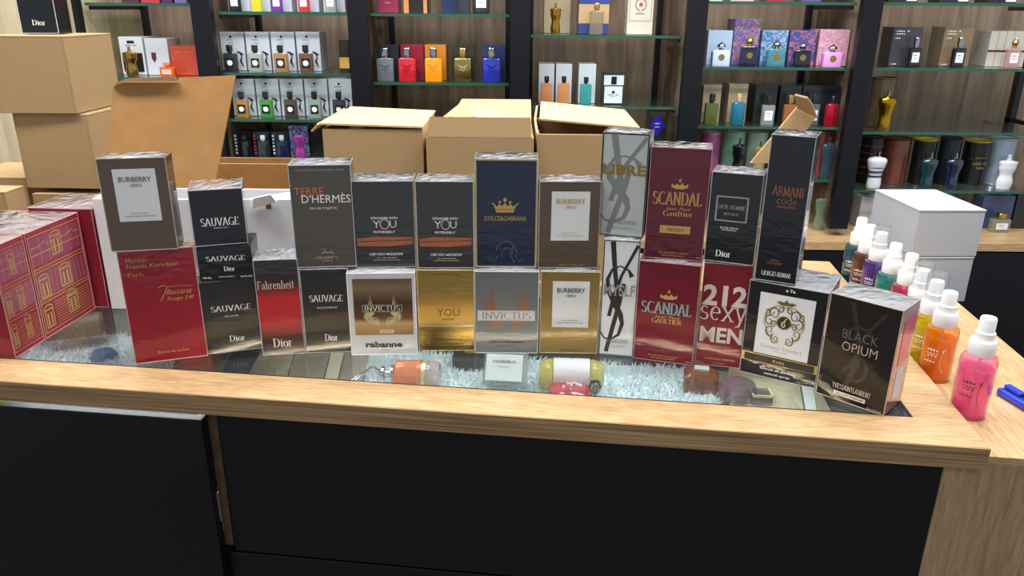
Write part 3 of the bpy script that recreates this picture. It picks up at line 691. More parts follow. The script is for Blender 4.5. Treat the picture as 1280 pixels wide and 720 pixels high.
b_bg = pbox('olive gold perfume box with white label, in the bottom row', (674.5, 441.4), (745.5, 442.5), (673, 339.4), .042, z0, wrapped('#8a7644', .35, .6), d_burberry(BLACKINK), edge='#b8ad84')
pbox('brown perfume box with white label, on the olive gold one', (672.6, 335.6), (746.5, 335.6), (670.4, 226.9), .042, top(b_bg), BR, d_burberry(GOLDP), edge='#a29684')
b_my = pbox('narrow white perfume box with black interlaced monogram', (748, 442.5), (791, 446.2), (748.6, 299.5), .045, z0, wrapped('#d3d5da', .4), d_ysl('MYSLF', BLACKINK, pm('#9ea0a6', .3, .5, .5), False), edge='#6d6f75')
pbox('pale grey perfume box with grey monogram and gold name', (747.7, 293), (803.7, 298.0), (751.6, 165), .045, top(b_my), wrapped('#b3b8b6', .35, .3), d_ysl('LIBRE', pm('#7b7f82', .35, .4, .5), pm('#8f7838', .35, .6), True), edge='#54585c')
b_sl = pbox('burgundy perfume box with silver-blue name, lower of two', (791.4, 447.9), (864.7, 457.5), (799, 325.5), .048, z0, wrapped('#6b1024', .35, .2), d_scandal(pm('#8fb3bd', .3, .5, .5), 0, False), edge='#a06a74')
pbox('burgundy perfume box with gold plate, upper of two', (804.9, 322), (876.8, 327.5), (816.6, 183.5), .048, top(b_sl), wrapped('#5a0c20', .35, .2), d_scandal(pm('#c0925a', .35, .5, .5), 0, True), edge='#a06a74')
b_212 = pbox('dark red perfume box with big pale numerals and letters', (868.6, 454.8), (926.5, 461.5), (875.6, 327.8), .042, z0, wrapped('#741424', .4, .1), d_212, edge='#a06a74')
pbox('black perfume box with silver square outline', (880, 325.5), (941.5, 333), (891, 214.4), .046, top(b_212), BK2, d_dh)
b_tz = pbox('black perfume box with white label and gold crest', (924.2, 464.4), (1018, 486.7), (936.2, 349.5), .080, z0, BK2, d_tiz)
pbox('tallest black perfume box with copper lettering, at right', (943, 349.2), (994.2, 357), (958.7, 167.8), .050, top(b_tz), BKB, d_armani)
b_bo = pbox('black perfume box with pink sides, rightmost on the counter', (1019.6, 491), (1104, 520.3), (1034.8, 365.9), .055, z0, wrapped('#1f1c1c', .25, .3), d_opium, edge='#c7a698')
# rose foil side of the rightmost box
def side_print(root, col, name='side_panel'):
    c = root.children[0].data; xs = [v.co.x for v in c.vertices]; ys = [v.co.y for v in c.vertices]; zs = [v.co.z for v in c.vertices]
    boxo(name, root, col, max(xs) - .0002, max(xs) + .0005, min(ys) + .001, max(ys) - .001, .001, max(zs) - .0010)
side_print(b_bo, wrapped('#b98a86', .2, .6))
bx = [v.co for v in b_bo.children[0].data.vertices]; mx = max(v.x for v in bx); mz = max(v.z for v in bx)
boxo('pink_stripe', b_bo, wrapped('#c9326f', .3, .1), mx + .0006, mx + .0009, -.015, .018, mz * .45, mz * .88)
boxo('barcode_label', b_bo, pm('#c9ccd4', .4), mx + .0006, mx + .0009, -.012, .012, mz * .1, mz * .4)

# ------------------------------------------------------------------ gift boxes at left
GIFT = wrapped('#8f2236', .4, .25)
def gift(label, a, ang, W, D, Z):
    n = Vector((-math.sin(ang), math.cos(ang), 0)); c = Vector((a.x, a.y, 0)) + Vector((math.cos(ang), math.sin(ang), 0)) * W / 2 + n * D / 2
    r = thing('gift_box', label, 'box', (c.x, c.y, z0), ang, 'red gift boxes under film')
    boxo('carton', r, GIFT, -W / 2, W / 2, -D / 2, D / 2, 0, Z, .001, 2)
    film_top(r, W, D, Z); edge_glints(r, W, D, Z, '#c98a92')
    q = DP(r, W, Z, -D / 2, pm('#8a3355', .35, .2, .6), .0002, 'mauve_panel')
    q.rect(.04, .96, .68, .93).rect(.04, .96, .38, .60); q.done()
    q = DP(r, W, Z, -D / 2, GOLDP, .0005, 'gold_pattern')
    w = .012
    for v in (.05, .33, .36, .62, .65, .78, .95): q.line([(.02, v), (.98, v)], w)
    for u in (.03, .97): q.line([(u, .05), (u, .95)], w)
    for k in range(9): q.line([(.30 + k * .075, .38), (.30 + k * .075, .60)], .008)
    for k in range(9): q.line([(.26, .08 + k * .026), (.94, .08 + k * .026)], .008)
    for (u, v, s) in ((.16, .46, .09), (.56, .47, .10), (.5, .80, .10), (.60, .19, .10), (.14, .17, .08)):
        q.frame(u - s, u + s, v - .09, v + .09, .018); q.rect(u - s * .55, u - s * .2, v - .07, v + .05); q.rect(u + s * .2, u + s * .55, v - .07, v + .05)
        q.line(ac(u, v + .09, s, .035, 0, 180, 8), .014)
    for u in (.2, .35, .75, .9): q.line([(u, .68), (u, .93)], .008)
    for k in range(7): q.line([(.05 + k * .13, .845), (.18 + k * .13, .845 + .03 * (k % 2))], .012)
    q.done(); return r
pa = P(20, 448, z0); pb = P(58, 424, z0); pc = P(120, 385, z0); ang = math.atan2(pc.y - pa.y, pc.x - pa.x)
Lab = (pc - pa).length; GZ = PY(33, 293, pb.y).z - z0
wA = (pb - pa).length
gift('red film-wrapped gift box nearest the counter edge, gold facade print', pa, ang, wA - .004, .12, GZ)
gift('red film-wrapped gift box in the middle of the row', pb, ang, (pc - pb).length * .985, .118, GZ)
g3a = P(121, 385, z0)
r3 = thing('gift_box', 'plain side of a red gift box, farthest of the row', 'box', (g3a.x - .028, g3a.y + .055, z0), math.radians(-4), 'red gift boxes under film')
boxo('carton', r3, GIFT, -.05, .05, -.05, .05, 0, GZ + .004, .001, 2); film_top(r3, .10, .10, GZ + .004); edge_glints(r3, .10, .10, GZ + .004, '#c98a92')

# ------------------------------------------------------------------ cardboard
def carton(name, label, x0, x1, y0, y1, zb, h, rz=0, mat=None, inner=None, group='cardboard cartons behind the counter', closed=True, th=.004, cat='carton'):
    mat = mat or KRAFT
    w, d = x1 - x0, y1 - y0
    r = thing(name, label, cat, ((x0 + x1) / 2, (y0 + y1) / 2, zb), rz, group)
    boxo('side_panel', r, mat, -w / 2, w / 2, -d / 2, -d / 2 + th, 0, h, .0006, 1); boxo('side_panel', r, mat, -w / 2, w / 2, d / 2 - th, d / 2, 0, h, .0006, 1)
    boxo('side_panel', r, mat, -w / 2, -w / 2 + th, -d / 2 + th, d / 2 - th, 0, h, .0006, 1); boxo('side_panel', r, mat, w / 2 - th, w / 2, -d / 2 + th, d / 2 - th, 0, h, .0006, 1)
    boxo('base_panel', r, inner or mat, -w / 2 + th, w / 2 - th, -d / 2 + th, d / 2 - th, 0, th)
    if closed:
        boxo('top_flap', r, mat, -w / 2, w / 2, -d / 2, -.0006, h + .0003, h + th, .0006, 1); boxo('top_flap', r, mat, -w / 2, w / 2, .0006, d / 2, h + .0003, h + th, .0006, 1)
    return r, w, d
# middle carton 1: closed lid slightly ajar
Y1 = 1.29
def XW(px, py, Y): return PY(px, py, Y).x
h1 = PY(465, 160, Y1).z - T
r, w, d = carton('cardboard_box', 'brown carton with pale lid ajar, left of the three behind the boxes', XW(404, 180, Y1), XW(529, 180, Y1), Y1, Y1 + .2, T, h1 - .002, closed=False)
slab('lid_flap', r, KRAFT_LIT, [(-w / 2 - .004, -d / 2 - .002, h1 + .005), (w / 2, -d / 2 - .002, h1 + .0005), (w / 2 + .002, d / 2, h1 + .002), (-w / 2 + .01, d / 2, h1 + .008)], .003, 1)
slab('side_flap', r, KRAFT_LIT, [(-w / 2 - .006, -d / 2, h1 + .004), (-w / 2 - .002, d / 2, h1 + .006), (-w / 2 - .014, d / 2 - .02, h1 - .006), (-w / 2 - .018, -d / 2 + .004, h1 - .008)], .003, 1)
# middle carton 2: open, near flap standing, far flap raised
Y2 = 1.27
h2 = PY(600, 172, Y2).z - T
x0_, x1_ = XW(533, 190, Y2), XW(667, 190, Y2)
r, w, d = carton('cardboard_box', 'open brown carton with flaps raised, middle of the three', x0_, x1_, Y2, Y2 + .2, T, h2, closed=False, inner=KRAFT_IN)
zt = PY(600, 147, Y2).z - T
slab('front_flap', r, KRAFT, [(-w / 2 + .002, -d / 2, h2 + .0005), (w / 2 - .004, -d / 2, h2 + .0005), (w / 2 - .006, -d / 2 + .006, zt), (-w / 2 + .006, -d / 2 + .006, zt)], .003, -1)
yb = Y2 + .2; zb2 = PY(620, 124, yb + .03).z - T
slab('back_flap', r, KRAFT_LIT, [(-w / 2 + .02, d / 2, h2 + .0005), (w / 2, d / 2, h2 + .0005), (w / 2 - .001, d / 2 + .03, zb2), (-w / 2 + .045, d / 2 + .03, zb2)], .003, -1)
slab('side_flap', r, KRAFT_LIT, [(-w / 2 + .003, -d / 2 + .012, h2 + .001), (-w / 2 + .003, d / 2 - .005, h2 + .001), (-w / 2 + .045, d / 2 - .005, h2 + .034), (-w / 2 + .035, -d / 2 + .03, h2 + .028)], .003, 1)
slab('side_flap', r, KRAFT_LIT, [(w / 2 - .003, -d / 2 + .012, h2 + .001), (w / 2 - .003, d / 2 - .005, h2 + .001), (-w / 2 + .075, d / 2 - .012, h2 + .030), (-w / 2 + .075, -d / 2 + .04, h2 + .030)], .003, -1)
# middle carton 3
Y3 = 1.28
h3 = PY(710, 168, Y3).z - T
x0_, x1_ = XW(671, 190, Y3), XW(790, 190, Y3)
r, w, d = carton('cardboard_box', 'brown carton with slanting pale lid, right of the three', x0_, x1_, Y3, Y3 + .2, T, h3, closed=False, inner=KRAFT_IN)
slab('lid_flap', r, KRAFT_LIT, [(-w / 2 + .005, -d / 2 + .05, h3 + .016), (w / 2 + .012, -d / 2 + .01, h3 + .008), (w / 2 + .012, d / 2, h3 + .014), (-w / 2 + .012, d / 2, h3 + .028)], .003, 1)
slab('side_flap', r, KRAFT_LIT, [(-w / 2 - .001, -d / 2 + .01, h3 + .001), (-w / 2 - .001, d / 2 - .01, h3 + .001), (-w / 2 + .003, d / 2 - .01, h3 + .024), (-w / 2 - .004, -d / 2 + .04, h3 + .017)], .003, 1)
# brown open carton at left with the tall flap
Yb = 1.215
zq = PY(200, 236, Yb).z - T
x0_, x1_ = XW(131, 240, Yb), XW(366, 230, Yb + .02)
r, w, d = carton('cardboard_box', 'large open brown carton with one tall flap standing up', x0_, x1_, Yb, Yb + .22, T, zq, closed=False, inner=KRAFT_IN, mat=KRAFT_IN)
rx, ry = r.location.x, r.location.y
def tilt(px, py, Y0, z0_, lean):
    rr = ray(px, py); t = (Y0 + (H - z0_) * lean) / (rr.y - rr.z * lean); p = CP + rr * t
    return (p.x - rx, p.y - ry, p.z - T)
def loc3(px, py, Y): p = PY(px, py, Y); return (p.x - rx, p.y - ry, p.z - T)
slab('tall_flap', r, KRAFT_IN, [(-w / 2, -d / 2 + .001, zq + .0005), loc3(267, 233, Yb + .001)[:2] + (zq + .0005,), *[tilt(a_, b_, Yb + .001, T + zq, .3) for a_, b_ in ((294, 94), (224, 97), (222, 101), (152, 101), (141, 108))]], .004, -1)
slab('flap_lip', r, KRAFT_LIT, [loc3(141, 108, Yb + .045), loc3(152, 101, Yb + .046), loc3(222, 100, Yb + .046), loc3(219, 95, Yb + .034), loc3(158, 98, Yb + .034), loc3(146, 103, Yb + .036)], .003, 1)
zbk = PY(320, 200, Yb + .2).z - T
boxo('back_panel', r, KRAFT_IN, -w / 2 + .05, w / 2, d / 2 + .0005, d / 2 + .0045, 0, max(zq + .01, zbk))
# white carton in front of it
Yw = 1.125
zw = PY(345, 250, Yw).z - T
r, w, d = carton('white_carton', 'white corrugated carton behind the three-box stack', XW(124, 300, Yw), XW(376, 300, Yw), Yw, Yw + .075, T, zw, closed=False, mat=WHITEBOARD, group='white cartons')
slab('torn_tab', r, pm('#e6e3e2', .6), [(w * .28, -d / 2 - .001, zw - .012), (w * .40, -d / 2 - .001, zw - .002), (w * .385, -d / 2 - .012, zw + .012), (w * .30, -d / 2 - .012, zw + .006)], .0015, 1)
boxo('tab_hole', r, pm('#7a4a33', .8), w * .345, w * .37, -d / 2 - .0006, -d / 2 + .001, zw - .014, zw - .004)
slab('side_flap', r, WHITEBOARD, [(w * .24, -d / 2, zw + .0005), (w / 2 - .001, -d / 2, zw + .0005), (w / 2 - .001, -d / 2 + .012, zw + .012), (w * .28, -d / 2 + .010, zw + .001)], .003, -1)
# stack of cartons at far left
YL = 1.36
def lc(px, py): return PY(px, py, YL)
def rot_carton(label, cx, cy, w, d, zb, h, rz, mat=None, group='cartons stacked at the far left', tape=False):
    return carton('cardboard_box', label, cx - w / 2, cx + w / 2, cy - d / 2, cy + d / 2, zb, h, rz, mat, group=group)[0]
def corner_carton(label, cpx, zb, zt, lw, rw, aR, Y, group='cartons stacked at the far left'):
    """carton whose near vertical corner stands at pixel column cpx; right side runs back at angle aR"""
    p = PY(cpx[0], cpx[1], Y); a = math.radians(aR)
    ex = Vector((math.cos(a), math.sin(a), 0)); ey = Vector((-math.sin(a), math.cos(a), 0))   # ex along right face
    c = Vector((p.x, p.y, 0)) + ex * rw / 2 + ey * lw / 2
    return carton('cardboard_box', label, c.x - rw / 2, c.x + rw / 2, c.y - lw / 2, c.y + lw / 2, zb, zt - zb - .004, a, group=group)[0]
zA = PY(97, 143, YL).z; zA2 = PY(88, 45, YL).z; zB = PY(122, 236, YL + .01).z
corner_carton('brown carton on top of the left stack, carrying a black box', (97, 143), zA + .001, zA2, .135, .16, 90, YL)
corner_carton('brown carton in the middle of the left stack', (119, 200), zB + .001, zA - .0005, .135, .15, 88, YL + .005)
corner_carton('brown carton at the bottom of the left stack, lid gaping', (124, 250), T + .001, zB - .008, .12, .14, 90, YL + .0)
zC = PY(30, 222, 1.42).z
corner_carton('lower brown carton standing left of the tall stack', (31, 222), T + .001, zC, .13, .15, 90, 1.42)
corner_carton('small brown carton at the left frame edge', (8, 250), T + .001, PY(5, 240, 1.25).z, .09, .05, 88, 1.25)
# black box on top of the left stack
zt0 = zA2 + .001
pbx = PY(28, 42, YL + .06); pbx2 = PY(72, 42, YL + .06); W_ = (pbx2 - pbx).length
r = thing('perfume_box', 'black perfume box standing on the topmost carton at left', 'box', ((pbx.x + pbx2.x) / 2, YL + .085, zt0), math.radians(3), 'wrapped perfume boxes on the counter')
boxo('carton', r, BKB, -W_ / 2, W_ / 2, -.025, .025, 0, .11, .0007); edge_glints(r, W_, .05, .11)
q = DP(r, W_, .11, -.025, WHITEINK); q.text('Dior', .5, .17, .36, .08, 'serif', wt=.17); q.done()
# open carton with diagonal flap behind the tall black box
r, w, d = carton('cardboard_box', 'small brown carton with folded flap behind the tallest black box', XW(925, 200, 1.16), XW(1010, 200, 1.16), 1.16, 1.24, T, .13, closed=False, inner=KRAFT_IN)
rx, ry = r.location.x, r.location.y
slab('long_flap', r, KRAFT_LIT, [loc3(938, 204, 1.20), loc3(976, 204, 1.20), loc3(1022, 145, 1.20), loc3(997, 133, 1.20)], .003, -1)
slab('flap_tip', r, KRAFT, [loc3(1022, 146, 1.199), loc3(997, 133, 1.199), loc3(994, 117, 1.17), loc3(1010, 121, 1.16), loc3(1015, 128, 1.17)], .003, -1)
# white stack at right
cz = .12; fl = P(1150, 262, T + cz); fr = P(1233, 262, T + cz); bl_ = P(1115, 237, T + cz)
ex = Vector((fr.x - fl.x, fr.y - fl.y, 0)); W_ = ex.length; D_ = .165; an = math.atan2(ex.y, ex.x)
nn = Vector((-ex.y, ex.x, 0)).normalized(); cc = Vector((fl.x, fl.y, 0)) + ex / 2 + nn * D_ / 2
hz = .088
WB2 = pm('#b2b6bd', .55, var=.02, vs=10)
for k, (lab, dx, ww) in enumerate((('topmost white carton of the stack beside the spray bottles', 0, 1), ('middle white carton of the stack beside the spray bottles', -.001, .97), ('bottom white carton of the stack beside the spray bottles', -.012, .8))):
    zt_ = T + cz - k * hz
    W2 = W_ * ww
    r, w, d = carton('white_carton', lab, cc.x + dx - W2 / 2, cc.x + dx + W2 / 2, cc.y - D_ / 2, cc.y + D_ / 2, zt_ - hz + .0008, hz - .0048, an, WB2, group='white cartons', closed=False)
    boxo('lid', r, WB2, -w / 2 - .0008, w / 2 + .0008, -d / 2 - .0008, d / 2 + .0008, hz - .0047, hz - .0015, .0006, 1)
zst = T + cz - 3 * hz
st = thing('low_stand', 'black stand under the white carton stack', 'stand', (cc.x, cc.y, 0), an)
boxo('top_board', st, BLACK, -.075, .075, -.09, .09, zst - .02, zst, .001)
for sx in (-1, 1):
    for sy in (-1, 1): boxo('leg', st, BLACK, sx * .065 - .008, sx * .065 + .008, sy * .08 - .008, sy * .08 + .008, 0, zst - .02)

# ------------------------------------------------------------------ spray bottles on the return
ZR = T - 0.018
def capprof(s=1.0):
    return [(.0142 * s, 0), (.0150 * s, .002), (.0150 * s, .018), (.0138 * s, .020), (.0118 * s, .0205), (.0110 * s, .024), (.0110 * s, .029), (.0098 * s, .030), (.0092 * s, .032), (.0090 * s, .046), (.0080 * s, .048), (.0001, .0483)]
def mist(label, x, y, hgt, col, liquid, rz, name_w='BODY MIST', cap_clear=False, R=.0205):
    r = thing('spray_bottle', label, 'bottle', (x, y, ZR + .0005), rz, 'coloured body mist bottles')
    hb = hgt - .050
    lathe('bottle_body', r, tinted(col, .2), [(R * .93, 0), (R, .003), (R, hb - .006), (R * .93, hb - .001), (R * .7, hb), (.012, hb + .0015), (.012, hb + .004)], 32)
    lathe('liquid', r, tinted(liquid, .38), [(R * .86, .004), (R * .90, .007), (R * .90, hb * .80), (.0001, hb * .80)], 32)
    lathe('collar', r, WHITEP, [(x_, z_ + hb + .001) for x_, z_ in capprof()[:5]] + [(.0001, hb + .0218)], 28)
    lathe('spray_head', r, WHITEP, [(x_, z_ + hb + .001) for x_, z_ in capprof()[4:]], 28)
    if cap_clear: lathe('overcap', r, thin_cap, [(.0128, hb + .0225), (.0128, hb + .058), (.0118, hb + .060), (.0001, hb + .0602)], 28)
    bm = bmesh.new(); add_tube(bm, [(0, 0, .006), (.001, 0, hb)], .0014, 6); bm_done(bm, 'dip_tube', pm('#e6d6da', .4), r)
    # print wrapped round the body
    pr_ = Print(.05, hb); pr_.marks(.5, .62, .44, .045).marks(.44, .55, .32, .02).marks(.44, .51, .26, .02).marks(.4, .40, .3, .03); pr_.line(ac(.80, .45, .16, .26, 120, 250, 10), .012)
    me = bpy.data.meshes.new('lettering')
    me.from_pydata([((R + .0004) * math.sin((vx - .025) / R), -(R + .0004) * math.cos((vx - .025) / R), vz) for vx, vz, k in pr_.v], [], pr_.f)
    link('lettering', me, pm('#f3e6ea', .5) if col not in ('#ff8cc6',) else pm('#6b2450', .5), r)
    return r
thin_cap = thin_glass('clear_cap', (.95, .96, .97), .08, .05, '#dfe3e8', 1.6)
mist('bright pink spray bottle standing nearest, by the blue cutter', PY(1237, 397, .84).x + .003, .845, .1295, '#ff8cc6', '#ff6cb4', math.radians(-35))
sprays = [('orange spray bottle with white head, second from the pink one', 1189, 364, '#ffa826', '#ff9c14', 0), ('yellow spray bottle with white head and clear cap behind', 1166, 350, '#ece225', '#e6da14', 1),
 ('coral spray bottle showing only its shoulder behind the black box', 1149, 336, '#e2705c', '#e05a48', 1), ('pink spray bottle between the teal and coral ones', 1141, 317, '#e8417c', '#e0306c', 0),
 ('teal green spray bottle in the middle of the row', 1121, 304, '#3fb0a4', '#2ba094', 0), ('violet spray bottle with clear cap over its head', 1103, 290, '#7a4fb5', '#6a3fa8', 1),
 ('amber brown spray bottle, second from the far end', 1088, 281, '#8a5f45', '#7d4f36', 0), ('dark blue-green spray bottle at the far end of the row', 1077.5, 272, '#1c6f8a', '#0f5f7c', 0)]
prev = None
for lab, px, py, c1, c2, cc_ in sprays:
    hs = .125
    p = P(px, py, ZR + hs)
    d = Vector((p.x - CB.x, p.y - CB.y, 0)); u, v = d.dot(EX), d.dot(EY)
    u = max(u, .0225)
    q_ = LW(u, v)
    if prev is not None and (Vector((q_.x, q_.y)) - prev).length < .0425:
        dv = (Vector((q_.x, q_.y)) - prev).normalized() * .0425; q_.x, q_.y = prev.x + dv.x, prev.y + dv.y
    prev = Vector((q_.x, q_.y))
    mist(lab, q_.x, q_.y, hs, c1, c2, math.radians(-38), cap_clear=bool(cc_))
# blue cutter
a = P(1250, 494, ZR + .008); b = P(1300, 524, ZR + .008)
r = thing('utility_knife', 'blue plastic cutter lying beside the pink spray bottle', 'cutter', ((a.x + b.x) / 2 + .02, (a.y + b.y) / 2, ZR), math.atan2(b.y - a.y, b.x - a.x))
L_ = .15; x0k = -(Vector((b.x - a.x, b.y - a.y)).length / 2) - .02
BLUE = pm('#1636c4', .3, 0, .5)
boxo('body', r, BLUE, x0k, x0k + L_, -.011, .011, .0005, .0105, .003, 3)
boxo('blade_track', r, pm('#10131c', .3), x0k + .006, x0k + L_ - .02, -.0035, .0035, .0104, .0114, .0005)
boxo('slider', r, BLUE, x0k + .004, x0k + .03, -.0045, .0045, .0114, .0165, .0015, 2)
for k in range(4): boxo('grip_rib', r, pm('#0f2690', .4), x0k + .05 + k * .008, x0k + .053 + k * .008, -.0112, -.0104, .002, .009)

# ================================================================== GOODS ON THE WALL SHELVES
YB, YX = 2.438, 2.474          # bottles stand in front, their cartons behind
def floral(col1, col2, col3):
    key = 'floral_' + col1 + col2
    if key in MC: return MC[key]
    m, N, L, b = newmat(key.replace('#', '')); MC[key] = m
    tc = N.new('ShaderNodeTexCoord'); n = N.new('ShaderNodeTexNoise'); n.inputs['Scale'].default_value = 38; n.inputs['Distortion'].default_value = 3.5
    L.new(tc.outputs['Object'], n.inputs['Vector']); r = N.new('ShaderNodeValToRGB'); e = r.color_ramp.elements
    e.new(.45); e.new(.55); e.new(.66)
    for i, (p, c) in enumerate(((.3, col1), (.42, col2), (.5, col1), (.58, col3), (.68, col2))): e[i].position = p; e[i].color = lin(c)
    L.new(n.outputs['Fac'], r.inputs[0]); L.new(r.outputs[0], b.inputs['Base Color']); b.inputs['Roughness'].default_value = .3
    return m
def place(px0, px1, yt, sh, Y):
    zb = SHZ[sh] + .0006; ym = (yt + 20)
    # base row of the shelf decides the columns
    a = PY(px0, ym, Y); b = PY(px1, ym, Y)
    return (a.x + b.x) / 2, b.x - a.x, max(.02, PY((px0 + px1) / 2, yt, Y).z - zb), zb
def sbox(label, px0, px1, yt, sh, mat, deco=None, depth=.07, rz=0, Y=None, group='cartons on the wall shelves', lid=None, maxh=None):
    Y = Y or YX; x, W, Z, zb = place(px0, px1, yt, sh, Y)
    r = thing('perfume_box', label, 'box', (x, Y + depth / 2, zb), rz, group)
    m = pm(mat, .35, 0, .6) if isinstance(mat, str) else mat
    boxo('carton', r, m, -W / 2 + .0008, W / 2 - .0008, -depth / 2, depth / 2, 0, Z, .0008, 1)
    if lid: boxo('lid_band', r, pm(lid, .35), -W / 2, W / 2, -depth / 2 - .0008, depth / 2 + .0008, Z * .80, Z + .0005, .0008, 1)
    if deco: deco(r, W, Z, -depth / 2)
    return r
def dt(items, ink=None):
    def f(r, W, Z, y):
        q = DP(r, W, Z, y, ink or WHITEINK, .0008)
        for t, u, v, w in items: q.marks(u, v, w)
        q.done()
    return f
def dband(col, v0, v1, u0=0, u1=1, ink=None, txt=None):
    def f(r, W, Z, y):
        q = DP(r, W, Z, y, pm(col, .4), .0006, 'front_label'); q.rect(u0, u1, v0, v1); q.done()
        if txt:
            q = DP(r, W, Z, y, ink or BLACKINK, .0010)
            for t, u, v, w in txt: q.marks(u, v, w)
            q.done()
    return f
def emblem(r, W, zc, y, mat, s=1.0):
    """raised winged-scroll mark on a bottle face"""
    q = Print(W, W); q.line([(.5 + .32 * s, .62), (.5 + .1, .5), (.5, .42), (.5 - .1, .5), (.5 - .32 * s, .62)], [.02, .07, .10, .07, .02])
    q.line(ac(.5, .55, .2, .12, 200, 340, 10), .05).line([(.3, .36), (.5, .28), (.7, .36)], .05)
    q.build('emblem', r, mat, y, .0006, zc - W * .45)
def bottle(label, px0, px1, yt, sh, style, col, cap='#b9bcc4', lab=None, amount=.6, Y=None, group='bottles on the wall shelves', txt=None, liquid=None, metal=False):
    Y = Y or YB; x, W, Z, zb = place(px0, px1, yt, sh, Y)
    r = thing('perfume_bottle', label, 'bottle', (x, Y, zb), 0, group)
    bm_ = pm(col, .15, .0, 1.0) if amount >= 1 else tinted(col, amount * .75)
    if metal: bm_ = pm(col, .22, 1.0)
    cm = CHROME if cap == 'chrome' else GOLD if cap == 'gold' else pm(cap, .25, 0, .6)
    dp = min(.46 * W, .030)
    if style in ('flat', 'tall', 'emblem', 'amou', 'slim'):
        hb = {'flat': .70, 'tall': .76, 'emblem': .70, 'amou': .66, 'slim': .66}[style] * Z
        R = W / 2; n = 7
        lathe('bottle_body', r, bm_, [(R * .96, 0), (R, .002), (R, hb - R * .16), (R * .88, hb - R * .03), (R * .35, hb), (R * .3, hb + .002)], 28, 1, dp / W, n=n)
        if liquid: lathe('liquid', r, pm(liquid, .1, 0, .5), [(R * .86, .003), (R * .86, hb * .78), (.0001, hb * .78)], 24, 1, dp / W * .86, n=n)
        if style == 'amou':
            lathe('collar', r, GOLD if cap == 'gold' else CHROME, [(R * .3, hb), (R * .3, hb + Z * .04), (.0001, hb + Z * .045)], 16)
            cz, cr = hb + Z * .17, R * .46
            lathe('cap', r, cm, [(cr * .5, hb + Z * .04), (cr, cz - Z * .04), (cr * 1.02, cz), (cr * .8, cz + Z * .07), (cr * .35, cz + Z * .11), (cr * .2, Z * .97), (.0001, Z)], 16)
            q = Print(W, W); q.oval(.5, .5, .17, 16); q.build('medallion', r, GOLD, -dp / 2, .0007, hb * .55 - W / 2)
        else:
            lathe('collar', r, cm if style != 'slim' else CHROME, [(R * .34, hb), (R * .34, hb + Z * .05), (.0001, hb + Z * .055)], 16)
            cr = R * (.42 if style != 'slim' else .48)
            if style == 'emblem': cr = R * .40
            lathe('cap', r, cm, [(cr, hb + Z * .055), (cr, Z - .002), (cr * .9, Z), (.0001, Z)], 16, 1, min(1, dp / W / .45) if style != 'slim' else 1, n=5 if style != 'slim' else 2)
            if style == 'emblem': emblem(r, W, hb * .62, -dp / 2, pm(col, .1, .2, 1))
    elif style == 'round':
        R = W / 2; hb = .76 * Z
        lathe('bottle_body', r, bm_, [(R * .9, 0), (R, .003), (R, hb - R * .5), (R * .8, hb - R * .15), (R * .38, hb), (R * .34, hb + .003)], 24, 1, .75)
        lathe('collar', r, cm, [(R * .42, hb), (R * .42, hb + Z * .05), (.0001, hb + Z * .05)], 16)
        lathe('cap', r, cm, [(R * .36, hb + Z * .055), (R * .4, Z * .94), (R * .28, Z), (.0001, Z)], 16)
    elif style in ('torso_f', 'torso_m'):
        R = W / 2; hb = .84 * Z
        if style == 'torso_f': pf = [(.70, 0), (.74, .05), (.80, .15), (.82, .25), (.74, .36), (.64, .46), (.68, .56), (.84, .68), (.88, .75), (.84, .82), (.94, .90), (.86, .955), (.4, .985), (.24, 1.0)]
        else: pf = [(.66, 0), (.70, .04), (.72, .16), (.68, .30), (.66, .40), (.74, .55), (.90, .70), (.99, .82), (.97, .90), (.80, .955), (.4, .985), (.28, 1.0)]
        lathe('bottle_body', r, bm_, [(R * a, hb * b) for a, b in pf], 28, 1, .62)
        lathe('neck', r, cm, [(R * .22, hb), (R * .22, hb + Z * .05), (.0001, hb + Z * .05)], 14)
        lathe('spray_head', r, cm, [(R * .16, hb + Z * .052), (R * .17, Z * .98), (.0001, Z)], 14)
    if lab:
        hb = .70 * Z; q = Print(W, Z); q.rect(.2, .8, .16, .50); q.build('label', r, pm(lab, .4), -dp / 2, .0008)
        q = Print(W, Z)
        q.marks(.5, .40, .4).marks(.5, .30, .3, .02)
        q.build('lettering', r, BLACKINK if lab != '#15161a' else WHITEINK, -dp / 2, .0011)
        if lab == '#15161a':
            q = Print(W, Z); q.oval(.5, .33, .2, 16); q.build('roundel', r, WHITEINK, -dp / 2, .0013)
    return r
def can(label, px0, px1, yt, sh, col, rim='#b8a24a', Y=2.50, amount=1, rings=False, txt=None):
    x, W, Z, zb = place(px0, px1, yt, sh, Y)
    r = thing('tin_can', label, 'tin', (x, Y + W / 2 - .02, zb), 0, 'round perfume tins'); R = W / 2
    m = pm(col, .25, .5, .4) if amount >= 1 else tinted(col, amount)
    lathe('can_body', r, m, [(R * .97, 0), (R * .99, .002), (R * .97, .004), (R * .97, Z - .006), (R * .96, Z - .004)], 32)
    lathe('rim', r, pm(rim, .3, .8), [(R * .97, Z - .0055), (R, Z - .004), (R, Z - .001), (R * .96, Z), (R * .93, Z - .001), (R * .93, Z - .003), (.0001, Z - .003)], 32)
    if rings:
        for k in range(5): lathe('ring', r, pm('#5b4038', .3, .5), [(R * .975, Z * (.2 + k * .15)), (R * .99, Z * (.2 + k * .15) + .002), (R * .975, Z * (.2 + k * .15) + .004)], 28)
    if txt:
        q = Print(W, Z)
        for t, u, v, w, fnt in txt: q.text(t, u, v, w, None, fnt)
        me = bpy.data.meshes.new('lettering')
        me.from_pydata([((R) * math.sin((vx - W / 2) / R), -(R) * math.cos((vx - W / 2) / R), vz) for vx, vz, k in q.v], [], q.f)
        link('lettering', me, GOLDP, r)
    return r

